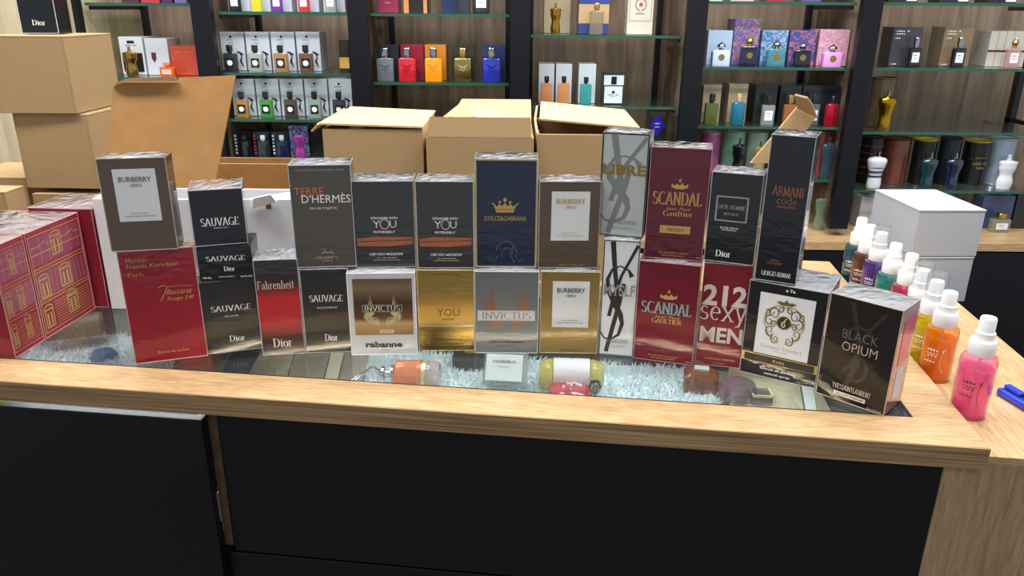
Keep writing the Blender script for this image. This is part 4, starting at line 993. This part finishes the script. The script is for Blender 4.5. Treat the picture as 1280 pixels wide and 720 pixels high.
# --- bay a
for k, (a, b, c) in enumerate(((150, 172, '#4a1a30'), (174, 198, '#a83038'), (200, 214, '#3a2450'), (216, 232, '#6a5a90'))):
    sbox(f'{["maroon", "red", "dark violet", "lilac"][k]} carton cut by the top frame edge, far left bay', a, b, -30, ('a', 0), c)
def d_win(r, W, Z, y):
    q = DP(r, W, Z, y, pm('#23231f', .3), .0006, 'window'); q.rect(.08, .92, .08, .58); q.done()
    q = DP(r, W, Z, y, BLACKINK, .0008); q.marks(.5, .78, .5).rect(.35, .65, .83, .90); q.done()
sbox('white carton with dark window, behind the left stack', 150, 180, 46, ('a', 1), '#d5d7dc', d_win, .1)
bottle('gold figure bottle before the white windowed carton', 154, 173, 58, ('a', 1), 'torso_f', '#b79a55', 'gold', metal=True)
sbox('white carton with two dark shield marks', 182, 211, 48, ('a', 1), '#c9ccd6', lambda r, W, Z, y: [q.poly([(u - .1, .62), (u + .1, .62), (u + .1, .45), (u, .34), (u - .1, .45)]) for q in [DP(r, W, Z, y, pm('#5a2a26', .4), .0008, 'shield_mark')] for u in (.35, .72)] and [q.done() for q in [DP(r, W, Z, y, pm('#5a2a26', .4), .0008, 'shield_mark').poly([(.25, .62), (.45, .62), (.45, .45), (.35, .34), (.25, .45)])]], .1)
sbox('orange red carton at the end of the far left bay', 214, 247, 58, ('a', 1), '#c4452c', dt([('TERRACOTTA', .5, .8, .6)], pm('#e8a03a', .4)), .1)
bottle('orange glass bottle before the orange red carton', 202, 221, 78, ('a', 1), 'flat', '#f2661e', '#d86b3a', '#f4c6b2', .8)
# --- bay b
for k, (a, b, c, cp, nm) in enumerate(((285, 300, '#15161a', '#c8ccd2', 'black'), (313, 326, '#d9d21a', '#15161a', 'yellow'), (338, 352, '#7a2aa0', '#15161a', 'purple'), (372, 386, '#d23a2a', '#c8ccd2', 'red'), (405, 420, '#aab4ac', '#c8ccd2', 'clear'))):
    bottle(f'{nm} bottle on the top shelf of the second bay', a, b, -28, ('b', 0), 'flat', c, cp, '#e5e5e8' if k != 1 else None, .8)
    sbox(f'white carton behind the {nm} bottle, top shelf of the second bay', a - 3, a + 25, -40, ('b', 0), '#c9ccda')
def d_mp(r, W, Z, y):
    q = DP(r, W, Z, y, BLACKINK, .0008); q.marks(.45, .80, .4, .02); q.oval(.45, .88, .05, 10); q.marks(.45, .72, .25, .015)
    q.line([(.66, .50), (.8, .46), (.84, .36), (.78, .25), (.88, .10)], [.05, .09, .04, .09, .03]).line([(.8, .46), (.92, .42)], .05); q.done()
cols2 = [('#30323a', 'smoky'), ('#aab0a4', 'pale'), ('#a8834a', 'amber'), ('#6e4a32', 'brown')]
for k, (c, nm) in enumerate(cols2):
    a = 276 + k * 31.5
    sbox(f'white carton {["first", "second", "third", "fourth"][k]} from left on the upper white row', a, a + 30, 40, ('b', 1), '#c8cbd6', d_mp, .09)
    bottle(f'{nm} bottle with black cap and round label, upper white row', a + 4, a + 21, 56, ('b', 1), 'flat', c, '#15161a', '#15161a', .75)
sbox('small gold and black carton at the right end of the upper white row', 424, 436, 50, ('b', 1), '#1d1a16', dband('#c9a54e', .1, .45))
cols3 = [('#b58a3c', 'golden'), ('#3f9a3c', 'green'), ('#4a4038', 'dark brown'), ('#93aa98', 'mint'), ('#2c2f38', 'slate')]
for k, (c, nm) in enumerate(cols3):
    a = 290 + k * 30.3
    sbox(f'white carton {["first", "second", "third", "fourth", "fifth"][k]} from left on the lower white row', a, a + 29, 99, ('b', 2), '#c8cbd6', d_mp, .09)
    bottle(f'{nm} bottle with black cap and round label, lower white row', a + 5, a + 21, 114, ('b', 2), 'flat', c, '#15161a', '#15161a', .75)
for k in range(3):
    a = 293 + k * 23.5
    def dn(r, W, Z, y, k=k):
        q = DP(r, W, Z, y, WHITEINK if k != 1 else pm('#c23a3a', .4), .0008)
        for j in range(6): q.rect(.06, .18, .1 + j * .14, .18 + j * .14)
        q.done()
    sbox(f'dark blue carton, {["left", "middle", "right"][k]} of three on the low shelf', a, a + 22.5, 165, ('b', 3), '#141c30', dn)
    bottle(f'{["all black", "black with silver cap", "navy with red stripe"][k]} bottle on the low shelf of the second bay', a + 7, a + 20, 169, ('b', 3), 'tall', ['#0c0e14', '#20242c', '#101a38'][k], ['#0c0e14', '#c8ccd2', '#b9bcc4'][k], None, 1)
sbox('blue and purple patterned carton on the low shelf', 362, 386, 158, ('b', 3), floral('#2c3f78', '#6a3a80', '#8fb0c8'))
bottle('chrome and magenta figure bottle on the low shelf', 366, 383, 163, ('b', 3), 'torso_f', '#8a2f7d', 'chrome', None, 1)
sbox('black slim carton at the right end of the low shelf', 388, 408, 160, ('b', 3), '#121318')
# --- bay c
sbox('magenta carton on the top shelf of the third bay', 471, 497, -36, ('c', 0), '#8a2148', dt([('EXTRAIT', .5, .5, .5), ('DE PARFUM', .5, .25, .3)], pm('#c99aa8', .4)))
sbox('black and copper carton on the top shelf of the third bay', 503, 535, -36, ('c', 0), '#171412', lambda r, W, Z, y: DP(r, W, Z, y, pm('#c7824a', .4), .0008, 'copper_stripe').rect(.02, .22, 0, 1).rect(.80, .94, 0, 1).done())
sbox('navy carton on the top shelf of the third bay', 552, 572, -36, ('c', 0), '#14284e')
bottle('dark grey bottle on the top shelf of the third bay', 574, 588, -26, ('c', 0), 'flat', '#2a2c34', '#c8ccd2', None, 1)
bottle('black and white patterned bottle on the top shelf of the third bay', 591, 612, -30, ('c', 0), 'flat', '#23252a', '#c8ccd2', '#d8dade', 1)
for k, (a, b, bx0, bx1, bc_, cc, nm, ca) in enumerate(((471, 492.5, 472, 499, '#1b2230', '#60666f', 'grey', 'chrome'), (498, 520, 501, 530, '#8c1a30', '#b3162a', 'red', 'chrome'), (531, 553, 531, 558, '#c97a1c', '#e08a10', 'orange', 'chrome'), (567.5, 590, 564, 593, '#2a2824', '#b3a468', 'chiselled gold', 'gold'), (603, 626, 603, 632, '#27356a', '#1c2f9a', 'royal blue', 'chrome'))):
    sbox(f'carton behind the {nm} shield bottle', bx0, bx1, 56, ('c', 1), bc_, None, .085)
    bottle(f'{nm} square bottle with raised emblem and metal cap', a, b, 60, ('c', 1), 'emblem', cc, ca, None, 1, metal=(nm == 'chiselled gold'))
# --- bay d
bottle('gold filigree figure bottle, upper shelf of the fourth bay', 687, 702, 3, ('d', 0), 'torso_f', '#c39a3c', 'gold', metal=True)
sbox('pale wood coloured carton behind the gold figure bottle', 680, 714, -20, ('d', 0), '#a5967a', None, .08, Y=2.52)
sbox('blue and tan banded carton, upper shelf of the fourth bay', 724, 762, -18, ('d', 0), '#2c3f80', dband('#b89a6e', .22, .62), .09)
bottle('clear slim bottle with gold cap before the blue and tan carton', 737, 754, 4, ('d', 0), 'tall', '#a59a80', 'gold', None, .4)
def d_crest(r, W, Z, y):
    q = DP(r, W, Z, y, pm('#8a7a78', .4), .0010); q.frame(.08, .92, .28, .95, .012)
    for s in (-1, 1): q.line([(.5 + s * a, b) for a, b in ac(0, .62, .2, .12, -80, 80, 10)], .035)
    q.oval(.5, .76, .07, 12).marks(.5, .44, .35); q.done()
    q = DP(r, W, Z, y, pm('#b0483a', .4), .0012, 'red_jewel'); q.oval(.5, .62, .07, 12); q.done()
sbox('cream crested carton, upper shelf of the fourth bay', 785, 818, -18, ('d', 0), '#ccc5b4', d_crest, .08)
for k, (a, b, cb, nm) in enumerate(((673, 693, '#cf8a52', 'left'), (694.5, 715, '#d18e4e', 'right'))):
    sbox(f'silver white carton behind the {nm} amber bottle, fourth bay', a, b, 80, ('d', 1), '#c5cbd4', None, .09)
    bottle(f'{nm} amber bottle with flared black cap', a + 3, a + 17, 95, ('d', 1), 'tall', cb, '#121316', None, .7)
sbox('silver white carton behind the teal bottle, fourth bay', 723, 745, 80, ('d', 1), '#c9d2d8', None, .09)
bottle('teal bottle with flared black cap', 725, 739, 96, ('d', 1), 'tall', '#2c9a98', '#121316', None, .7)
def d_lac(r, W, Z, y):
    q = DP(r, W, Z, y, pm('#c9d0da', .3), .0006, 'front_label'); q.rect(.06, .94, .60, .90).rect(.10, .90, .04, .56); q.done()
    q = DP(r, W, Z, y, pm('#0f0f10', .3), .0010, 'cap_print'); q.rect(.38, .62, .62, .86); q.done()
    q = DP(r, W, Z, y, BLACKINK, .0010); q.marks(.5, .30, .5).marks(.5, .24, .3, .015).oval(.5, .38, .07, 8); q.done()
sbox('dark green carton with pale window and black cap print', 753, 781, 90, ('d', 1), '#10302c', d_lac, .05, Y=2.45)
sbox('black carton with a blue diamond tag, below the fourth bay shelf', 811, 832, 140, ('d', 2), '#22242c', lambda r, W, Z, y: [DP(r, W, Z, y, pm('#2c1fb8', .4), .0008, 'diamond_tag').poly([(.5, .45), (.95, .70), (.5, .95), (.05, .70)]).done(), DP(r, W, Z, y, WHITEINK, .0012).marks(.5, .74, .35).marks(.5, .66, .3).done()], .07)
sbox('dark blue dotted carton under the fourth bay shelf, left end', 674, 690, 146, ('d', 2), '#1c2140')
# --- bay e
for k, (a, b, c, nm) in enumerate(((888, 905, '#cfd2dc', 'white'), (915, 945, '#c9a0a8', 'pink'), (960, 985, '#8c1a2c', 'red'), (1005, 1030, '#5b3a78', 'purple'), (1041, 1060, '#1c1c20', 'black'))):
    sbox(f'{nm} carton whose foot shows above the fifth bay', a, b, -40, ('e', 0), c)
FL1 = floral('#4a4f9a', '#8a6ab0', '#d09050'); FL2 = floral('#6a9ac8', '#3f5f98', '#b8c8e0'); FL3 = floral('#5a4a90', '#3a4f98', '#d07860'); FL4 = floral('#d8a0b8', '#c888b0', '#e8c0c0')
for (a, b, yt, m, ba, bb, byt, c, cp, nm) in ((884, 915, 38, '#b4c8e4', 889, 912, 52, '#c0d2ee', 'chrome', 'pale blue'), (917, 950, 24, FL1, 925, 947, 45, '#121636', 'gold', 'tall navy'), (951, 984, 38, FL2, 958, 981, 50, '#5fa0a8', 'chrome', 'teal glass'), (986, 1020, 38, FL3, 991, 1013, 52, '#0f1024', 'chrome', 'low black'), (1023, 1061, 37, FL4, 1027, 1051, 55, '#d894d4', 'chrome', 'pink')):
    sbox(f'patterned carton behind the {nm} medallion bottle', a, b, yt, ('e', 1), m, None, .09)
    bottle(f'{nm} bottle with domed cap and medallion', ba, bb, byt, ('e', 1), 'amou', c, cp, None, .5 if 'glass' in nm else 1)
for (a, b, yt, m, ba, bb, byt, c, cp, lb, nm, am, st) in ((878, 901, 106, '#a89880', 881, 897, 117, '#5f6a30', '#121316', None, 'olive green', .8, 'flat'), (910, 934, 105, '#a8987c', 914, 931, 117, '#1f7fa0', '#c9a878', None, 'blue green', .8, 'round'), (943, 971, 106, '#15171e', 952, 968, 120, '#c6d2cc', '#17181c', '#e2e6ea', 'clear labelled', .35, 'flat'), (974, 1001, 107, '#17191f', 979, 995, 119, '#b8743c', 'gold', None, 'amber', .6, 'flat'), (1002, 1030, 107, '#1b1d22', 1010, 1024, 118, '#6a6e70', '#17181c', '#dadde0', 'grey labelled', .6, 'flat'), (1029, 1049, 107, '#1a1f2e', 1031, 1048, 120, '#a81428', '#17181c', None, 'red', .85, 'round')):
    sbox(f'upright carton behind the {nm} bottle, middle of the fifth bay', a, b, yt, ('e', 2), m, None, .075, lid='#e0ddd2' if m.startswith('#a8') and False else None)
    bottle(f'{nm} bottle, middle of the fifth bay', ba, bb, byt, ('e', 2), st, c, cp, lb, am)
can('pink translucent tin behind the burgundy boxes', 876, 901, 165, ('e', 3), '#b05a90', '#d0a0c0', amount=.6)
can('mint translucent tin beside the pink one', 904, 932, 165, ('e', 3), '#8ab8a8', '#b8d0c8', amount=.5)
can('pale translucent tin beside the mint one', 935, 960, 165, ('e', 3), '#a8bcb0', '#c8d4cc', amount=.5)
bottle('black female torso bottle before the mint tin', 914, 934, 172, ('e', 3), 'torso_f', '#0f0f12', 'chrome', None, 1)
bottle('golden torso bottle beside the tall black box', 941, 958, 176, ('e', 3), 'torso_f', '#a8925a', 'gold', None, .8)
bottle('smoky blue male torso bottle right of the tall black box', 1026, 1045, 170, ('e', 3), 'torso_m', '#4a6478', 'chrome', None, .5)
can('rusty red translucent tin at the right end of the fifth bay', 1012, 1043, 163, ('e', 3), '#7d3a34', '#a86a5a', amount=.7, Y=2.475)
bottle('pale green torso bottle on the cabinet top', 1018, 1034, 240, ('e', 4), 'torso_f', '#8fae90', 'gold', None, .5)
# --- bay f
for a in (1137, 1202, 1262):
    sbox(f'black carton with white label at the top frame edge, {"left" if a < 1150 else "middle" if a < 1210 else "right"} one', a - 24, a + 14, -40, ('f', 0), '#16171c', dband('#d5d8dc', .04, .35, .62, .96))
for (a, b, m, ba, bb, nm) in ((1117, 1153, '#3a3842', 1136, 1151, 'dark grey'), (1181, 1217, '#7d6850', 1190.5, 1206, 'bronze')):
    sbox(f'{nm} carton with small white lettering', a, b, 34, ('f', 1), m, dt([('TUBEROSE', .34, .90, .44), ('ABSOLU', .28, .83, .32), ('PARFUM', .2, .72, .18), ('100 ml', .2, .05, .2)]), .10, math.radians(-6))
    bottle(f'black bottle with white label and silver cap, before the {nm} carton', ba, bb, 47, ('f', 1), 'slim', '#10141a', 'chrome', '#dfe2e6', 1)
sbox('cream ribbed carton with dark ribbon at the right frame edge', 1240, 1285, 39, ('f', 1), '#bcb3a8', lambda r, W, Z, y: [DP(r, W, Z, y, pm('#3a2630', .4), .0008, 'ribbon').rect(0, 1, .42, .47).done(), DP(r, W, Z, y, pm('#9d9488', .5), .0006, 'rib').rect(.2, .22, 0, 1).rect(.4, .42, 0, 1).rect(.6, .62, 0, 1).done()], .10, math.radians(-8))
bottle('pale pink bottle with gold figure cap at the right frame edge', 1258, 1275, 47, ('f', 1), 'amou', '#d8a8a8', 'gold', '#eadfe0', .5)
can('tall translucent brown tin, alone on its shelf', 1091, 1121, 97, ('f', 2), '#6e5a44', '#8a7a60', amount=.55)
bottle('gold striped torso bottle before the translucent brown tin', 1097, 1120, 112, ('f', 2), 'torso_m', '#c9a030', 'gold', metal=True)
can('black ringed tin at the left end of the tin row', 1078, 1106, 171, ('f', 3), '#1c1614', '#3a3028', rings=True, txt=[('LE MALE', .5, .45, .5, 'sans')])
can('brown tin, second of the tin row', 1108, 1140, 173, ('f', 3), '#6e3c30', '#5a3026')
can('black tin with gold rim, third of the tin row', 1144, 1172, 174, ('f', 3), '#17191c', '#c9b23c')
can('dark tin behind the navy torso bottle', 1176, 1202, 172, ('f', 3), '#181c24', '#2c2f36')
can('black tin with gold rim and gold lettering', 1208, 1239, 176, ('f', 3), '#121316', '#b8a040', txt=[('JEAN PAUL', .5, .62, .5, 'sans'), ('GAULTIER', .5, .50, .6, 'serif'), ('PARIS', .5, .40, .3, 'sans')])
can('pale blue grey tin at the right end of the tin row', 1240, 1272, 173, ('f', 3), '#8d96a6', '#a8b0bc')
r = bottle('white and navy striped male torso bottle', 1083, 1108, 188, ('f', 3), 'torso_m', '#d8dade', 'chrome', None, 1)
x_, W_, Z_, _z = place(1083, 1108, 188, ('f', 3), YB)
for k in range(4):
    lathe('stripe', r, pm('#23305a', .3), [(W_ / 2 * .85 * f, Z_ * (.30 + k * .12)) for f in (.86 + .06 * k,)] + [(W_ / 2 * .85 * (.88 + .06 * k), Z_ * (.34 + k * .12))], 28, 1, .64)
bottle('dark teal male torso bottle in front of the gold rimmed tin', 1150, 1172, 190, ('f', 3), 'torso_m', '#15323a', 'chrome', None, 1)
bottle('navy male torso bottle beside the teal one', 1181, 1203, 190, ('f', 3), 'torso_m', '#141c38', 'chrome', None, 1)
bottle('white female torso bottle at the right end', 1246, 1271, 193, ('f', 3), 'torso_f', '#d6d9de', '#d6d9de', None, 1)
MARB = pm('#c5c8d0', .35, var=.12, vs=14)
sbox('white marbled carton on the cabinet top behind the spray bottles', 1074, 1106, 246, ('f', 4), MARB, None, .06)
bottle('small amber bottle with gold cap behind the spray bottles', 1092, 1105, 268, ('f', 4), 'round', '#d8844a', 'gold', None, .6)
sbox('blue carton on the cabinet top beside the white stack', 1226, 1266, 245, ('f', 4), '#39466e', None, .06)
bottle('clear round bottle with gold cap on the oak cabinet top', 1236, 1260, 266, ('f', 4), 'flat', '#c8c4a0', 'gold', '#d9dce2', .3)
sbox('black carton at the lower right edge of the shelves', 1268, 1300, 243, ('f', 4), '#101116')

# ================================================================== DISPLAY WELL UNDER THE GLASS
ZV = T - VB
def pv(px, py, dz=0.0):
    p = P(px, py, ZV + dz); d = p - CB                         # kept inside the well
    u, v = min(d.dot(EX), GR - .004), min(max(d.dot(EY), .052), G1 - .004)
    q = LW(u, v); return Vector((q.x, q.y, p.z))
FURM = pm('#dde9f0', .9, spec=.1)
def fur(label, outline, n, hgt):
    xs = [pv(*p).x for p in outline]; ys = [pv(*p).y for p in outline]; poly = list(zip(xs, ys)); rnd = random.Random(3)
    def inside(x, y):
        c = False; j = len(poly) - 1
        for i in range(len(poly)):
            if (poly[i][1] > y) != (poly[j][1] > y) and x < (poly[j][0] - poly[i][0]) * (y - poly[i][1]) / (poly[j][1] - poly[i][1]) + poly[i][0]: c = not c
            j = i
        return c
    vs, fs = [], []
    b = len(vs); vs += [(x, y, ZV + .002) for x, y in poly]; fs.append(tuple(range(len(poly))))
    k = 0
    while k < n:
        x, y = rnd.uniform(min(xs), max(xs)), rnd.uniform(min(ys), max(ys))
        if not inside(x, y): continue
        k += 1; a = rnd.uniform(0, 6.28); w = rnd.uniform(.0015, .003); l = rnd.uniform(.6, 1) * hgt; tx, ty = rnd.gauss(0, .5) * hgt, rnd.gauss(0, .5) * hgt
        b = len(vs); vs += [(x + w * math.cos(a), y + w * math.sin(a), ZV + .001), (x + w * math.cos(a + 2.1), y + w * math.sin(a + 2.1), ZV + .001), (x + w * math.cos(a + 4.2), y + w * math.sin(a + 4.2), ZV + .001), (x + tx, y + ty, ZV + l)]
        fs += [(b, b + 1, b + 3), (b + 1, b + 2, b + 3), (b + 2, b, b + 3)]
    me = bpy.data.meshes.new('fur_mat'); me.from_pydata(vs, [], fs)
    o = link('fur_mat', me, FURM); tag(o, label, 'fur', None, 'stuff'); return o
for k_ in (-1.15, -.55):
    area('display_fill', LW(k_ + .2, G0 + .012, T - .03), (.55, .012), 4.5, (math.radians(-50), 0, CA), (.92, .97, 1))  # added unseen fill lights that brighten the display well
fur('strip of white fur under the glass at the left end', [(22, 470), (40, 436), (150, 422), (215, 436), (215, 500), (20, 500)], 2600, .016)
fur('long white fur mat under the middle of the glass', [(452, 520), (468, 430), (700, 425), (880, 430), (905, 540), (700, 530)], 7000, .014)
def vboard(label, quad, mat, th=.01, dz=.0005, cat='board'):
    q = [pv(*p) for p in quad]; c = sum(q, Vector()) / 4
    r = thing('display_board', label, cat, (c.x, c.y, ZV + dz), 0, 'boards in the display well')
    slab('board', r, mat, [(p.x - c.x, p.y - c.y, 0) for p in q], th, 1)
    return r
BEIGE = wood('well_beige', '#a39b80', '#c4bda0', (10, 1.5, 8), .5, 6); GREYB = wood('well_grey', '#8f8676', '#aaa190', (10, 1.5, 8), .5, 6); PALEB = pm('#cfcab0', .5, var=.05, vs=30)
vboard('dark blue board under the glass left of the beige ones', [(264, 500), (296, 500), (330, 436), (296, 436)], pm('#18202c', .4))
vboard('beige board under the glass beside the dark one', [(298, 500), (352, 500), (372, 436), (332, 436)], BEIGE)
vboard('brownish board under the glass', [(354, 500), (400, 500), (416, 436), (374, 436)], GREYB)
vboard('pale narrow strip board under the glass', [(402, 500), (418, 500), (434, 436), (418, 436)], PALEB, .012)
vboard('wide grey beige board under the glass', [(420, 500), (448, 500), (466, 436), (436, 436)], GREYB)
vboard('beige board under the glass at the right end', [(912, 560), (1010, 560), (985, 450), (905, 450)], BEIGE)
vboard('bright narrow strip board under the glass at the right', [(1012, 560), (1026, 560), (1002, 450), (987, 450)], pm('#d6dcdc', .4), .012)
vboard('beige board under the rightmost black box', [(1028, 560), (1110, 560), (1060, 450), (1004, 450)], BEIGE)
def lying(name, label, px, py, rz, dz=.02, cat='bottle'):
    p = pv(px, py, dz); return thing(name, label, cat, (p.x, p.y, ZV + dz), math.radians(rz), 'display bottles under the glass')
MX = Matrix.Rotation(PI / 2, 4, 'Y')
# orange bottle lying with silver stem
r = lying('perfume_bottle', 'orange stirrup-shaped bottle lying under the glass, silver stem to the left', 512, 468, -4, .030)
lathe('bottle_body', r, tinted('#f0761c', .55, .02), [(.018, -.026), (.024, -.020), (.0245, .022), (.020, .028)], 28, 1, .9, M=MX)
lathe('glass_end', r, tinted('#d8c4c0', .3), [(.0235, .0295), (.0245, .036), (.021, .050), (.0001, .052)], 28, M=MX)
lathe('band', r, pm('#d5c7a8', .3, .6), [(.0248, .0225), (.0252, .024), (.0252, .029), (.0248, .0292)], 28, M=MX)
lathe('silver_stem', r, CHROME, [(.006, -.050), (.012, -.046), (.012, -.042), (.006, -.040), (.006, -.033), (.014, -.030), (.014, -.027), (.008, -.0262)], 20, M=MX)
bm = bmesh.new(); add_tube(bm, [(-.048, 0, .004), (-.062, .003, .010), (-.080, .0, -.002), (-.098, -.006, -.014)], .0022, 8); add_tube(bm, [(-.062, .003, .010), (-.075, -.012, .002), (-.092, -.014, -.012)], .0018, 8)
bm_done(bm, 'silver_handle', CHROME, r, True)
# black carton and clear labelled case
p = pv(598, 456, .0); r = thing('perfume_box', 'black carton with gold plate lying under the glass', 'box', (p.x, p.y, ZV), math.radians(-8), 'display bottles under the glass')
boxo('carton', r, pm('#15181e', .3, 0, .6), -.040, .036, -.034, .034, .0, .030, .001); boxo('gold_plate', r, GOLDP, -.022, .016, -.016, .012, .0301, .0306)
p = pv(630, 486, .012); r = thing('labelled_case', 'clear case with white label and grey lettering under the glass', 'case', (p.x, p.y, ZV), math.radians(-6), 'display bottles under the glass')
Mt = Matrix.Translation((0, 0, .03)) @ Matrix.Rotation(math.radians(-38), 4, 'X')
boxo('label_card', r, pm('#cdd3d6', .35, 0, .5), -.030, .030, -.014, -.011, -.006, .038, .0005, M=Mt)
boxo('clear_case', r, tinted('#b8c4c6', .25), -.034, .038, -.010, .018, -.012, .042, .001, M=Mt)
boxo('paper_edge', r, pm('#dedac6', .6), -.030, .032, -.010, .006, .0425, .048, .0005, M=Mt)
q = Print(.06, .044); q.text('HABSIRO', .5, .72, .62, .12, bold=.02).text('PARIS', .5, .52, .3, .05); q.build('lettering', r, pm('#5a5f66', .5), -.0141, .0003, -.006, M=Mt)
# yellow capsule bottle with white barrel
r = lying('perfume_bottle', 'pale yellow capsule bottle with white barrel lying under the glass', 714, 468, -3, .034)
lathe('white_barrel', r, pm('#d9d2e0', .3, 0, .5), [(.026, -.030), (.027, -.029), (.027, .029), (.026, .030)], 32, M=MX)
for s in (-1, 1):
    pf = [(.0255, .0305), (.026, .036), (.024, .044), (.017, .053), (.0001, .055)]
    if s < 0: pf = [(a, -b) for a, b in reversed(pf)]
    lathe('glass_end', r, tinted('#d9c860', .45), pf, 32, M=MX)
    lathe('gold_ring', r, GOLD, [(.0268, s * .0302 - .0006), (.0278, s * .0302), (.0268, s * .0302 + .0006)], 32, M=MX)
r = lying('perfume_bottle', 'round red bottle with speckled crystals at the inner counter edge', 712, 492, 0, .016)
lathe('bottle_body', r, tinted('#b81c3c', .7), [(.024, -.012), (.033, -.008), (.036, 0), (.033, .010), (.024, .016), (.0001, .0162)], 28)
bm = bmesh.new(); rn = random.Random(5)
for k in range(26):
    a = rn.uniform(0, 6.28); q_ = rn.uniform(0, .02); s = rn.uniform(.001, .0022)
    add_box(bm, q_ * math.cos(a) - s, q_ * math.cos(a) + s, q_ * math.sin(a) - s, q_ * math.sin(a) + s, .0160, .0172 + s)
o = bm_done(bm, 'crystal_chips', pm('#e2cfd4', .2, .3), r); o['kind'] = 'stuff'
r = lying('ball_stopper', 'black glossy ball stopper beside the round red bottle', 744, 483, 0, .05, 'stopper')
lathe('ball', r, pm('#0e1618', .1, 0, 1), [(.0012, -.011), (.008, -.008), (.011, 0), (.008, .008), (.0001, .011)], 20); lathe('neck_ring', r, CHROME, [(.005, -.016), (.005, -.0105), (.0001, -.0104)], 14)
r = lying('perfume_bottle', 'amber brown square bottle with pale cap lying under the glass', 876, 474, -12, .022)
lathe('bottle_body', r, tinted('#8a4a22', .65), [(.022, -.020), (.026, -.016), (.026, .010), (.020, .016), (.0001, .0162)], 28, 1.1, .8, n=6)
boxo('cap_plate', r, pm('#c5c2bc', .4), -.012, .012, -.008, .008, .0165, .022, .001)
r = lying('perfume_bottle', 'mauve round glass bottle at the right end under the glass', 922, 488, -10, .02)
lathe('bottle_body', r, tinted('#8a6f80', .5), [(.024, -.016), (.031, -.010), (.032, .004), (.026, .014), (.0001, .016)], 32)
r = lying('square_bottle', 'small grey bottle outlined in cream at the right end under the glass', 950, 500, -4, .012)
bm = bmesh.new(); w = .016
for (x0, x1, y0, y1) in ((-w, w, -w, -w + .002), (-w, w, w - .002, w), (-w, -w + .002, -w, w), (w - .002, w, -w, w)): add_box(bm, x0, x1, y0, y1, .012, .016)
bm_done(bm, 'cream_outline', pm('#ddd8b4', .4), r); boxo('bottle_body', r, tinted('#6e6670', .6), -w, w, -w, w, -.01, .012, .002)
# folded things at the left under the glass
r = lying('carton', 'orange red carton with pale label under the glass at left', 255, 452, -4, .0, 'box')
boxo('carton_body', r, pm('#a8482e', .4), -.030, .032, -.030, .022, 0, .03, .001); boxo('pale_label', r, pm('#c9a79a', .5), -.016, .016, -.020, .010, .0301, .0305)
boxo('orange_stripe', r, pm('#e08a2a', .4), -.030, -.022, -.030, .022, .0301, .0304)
r = lying('glass_jar', 'blue glass lid in the white fur at left', 130, 447, 0, .006, 'jar')
lathe('lid', r, pm('#2c5f9a', .15, 0, 1), [(.020, 0), (.024, .004), (.018, .012), (.0001, .014)], 24)
r = lying('brown_bag', 'brown rolled paper behind the fur under the glass at left', 96, 408, 24, .045, 'paper')
lathe('roll', r, pm('#7a6a50', .5), [(.014, -.05), (.020, -.05), (.022, .04), (.018, .045), (.0001, .046)], 24, M=MX)
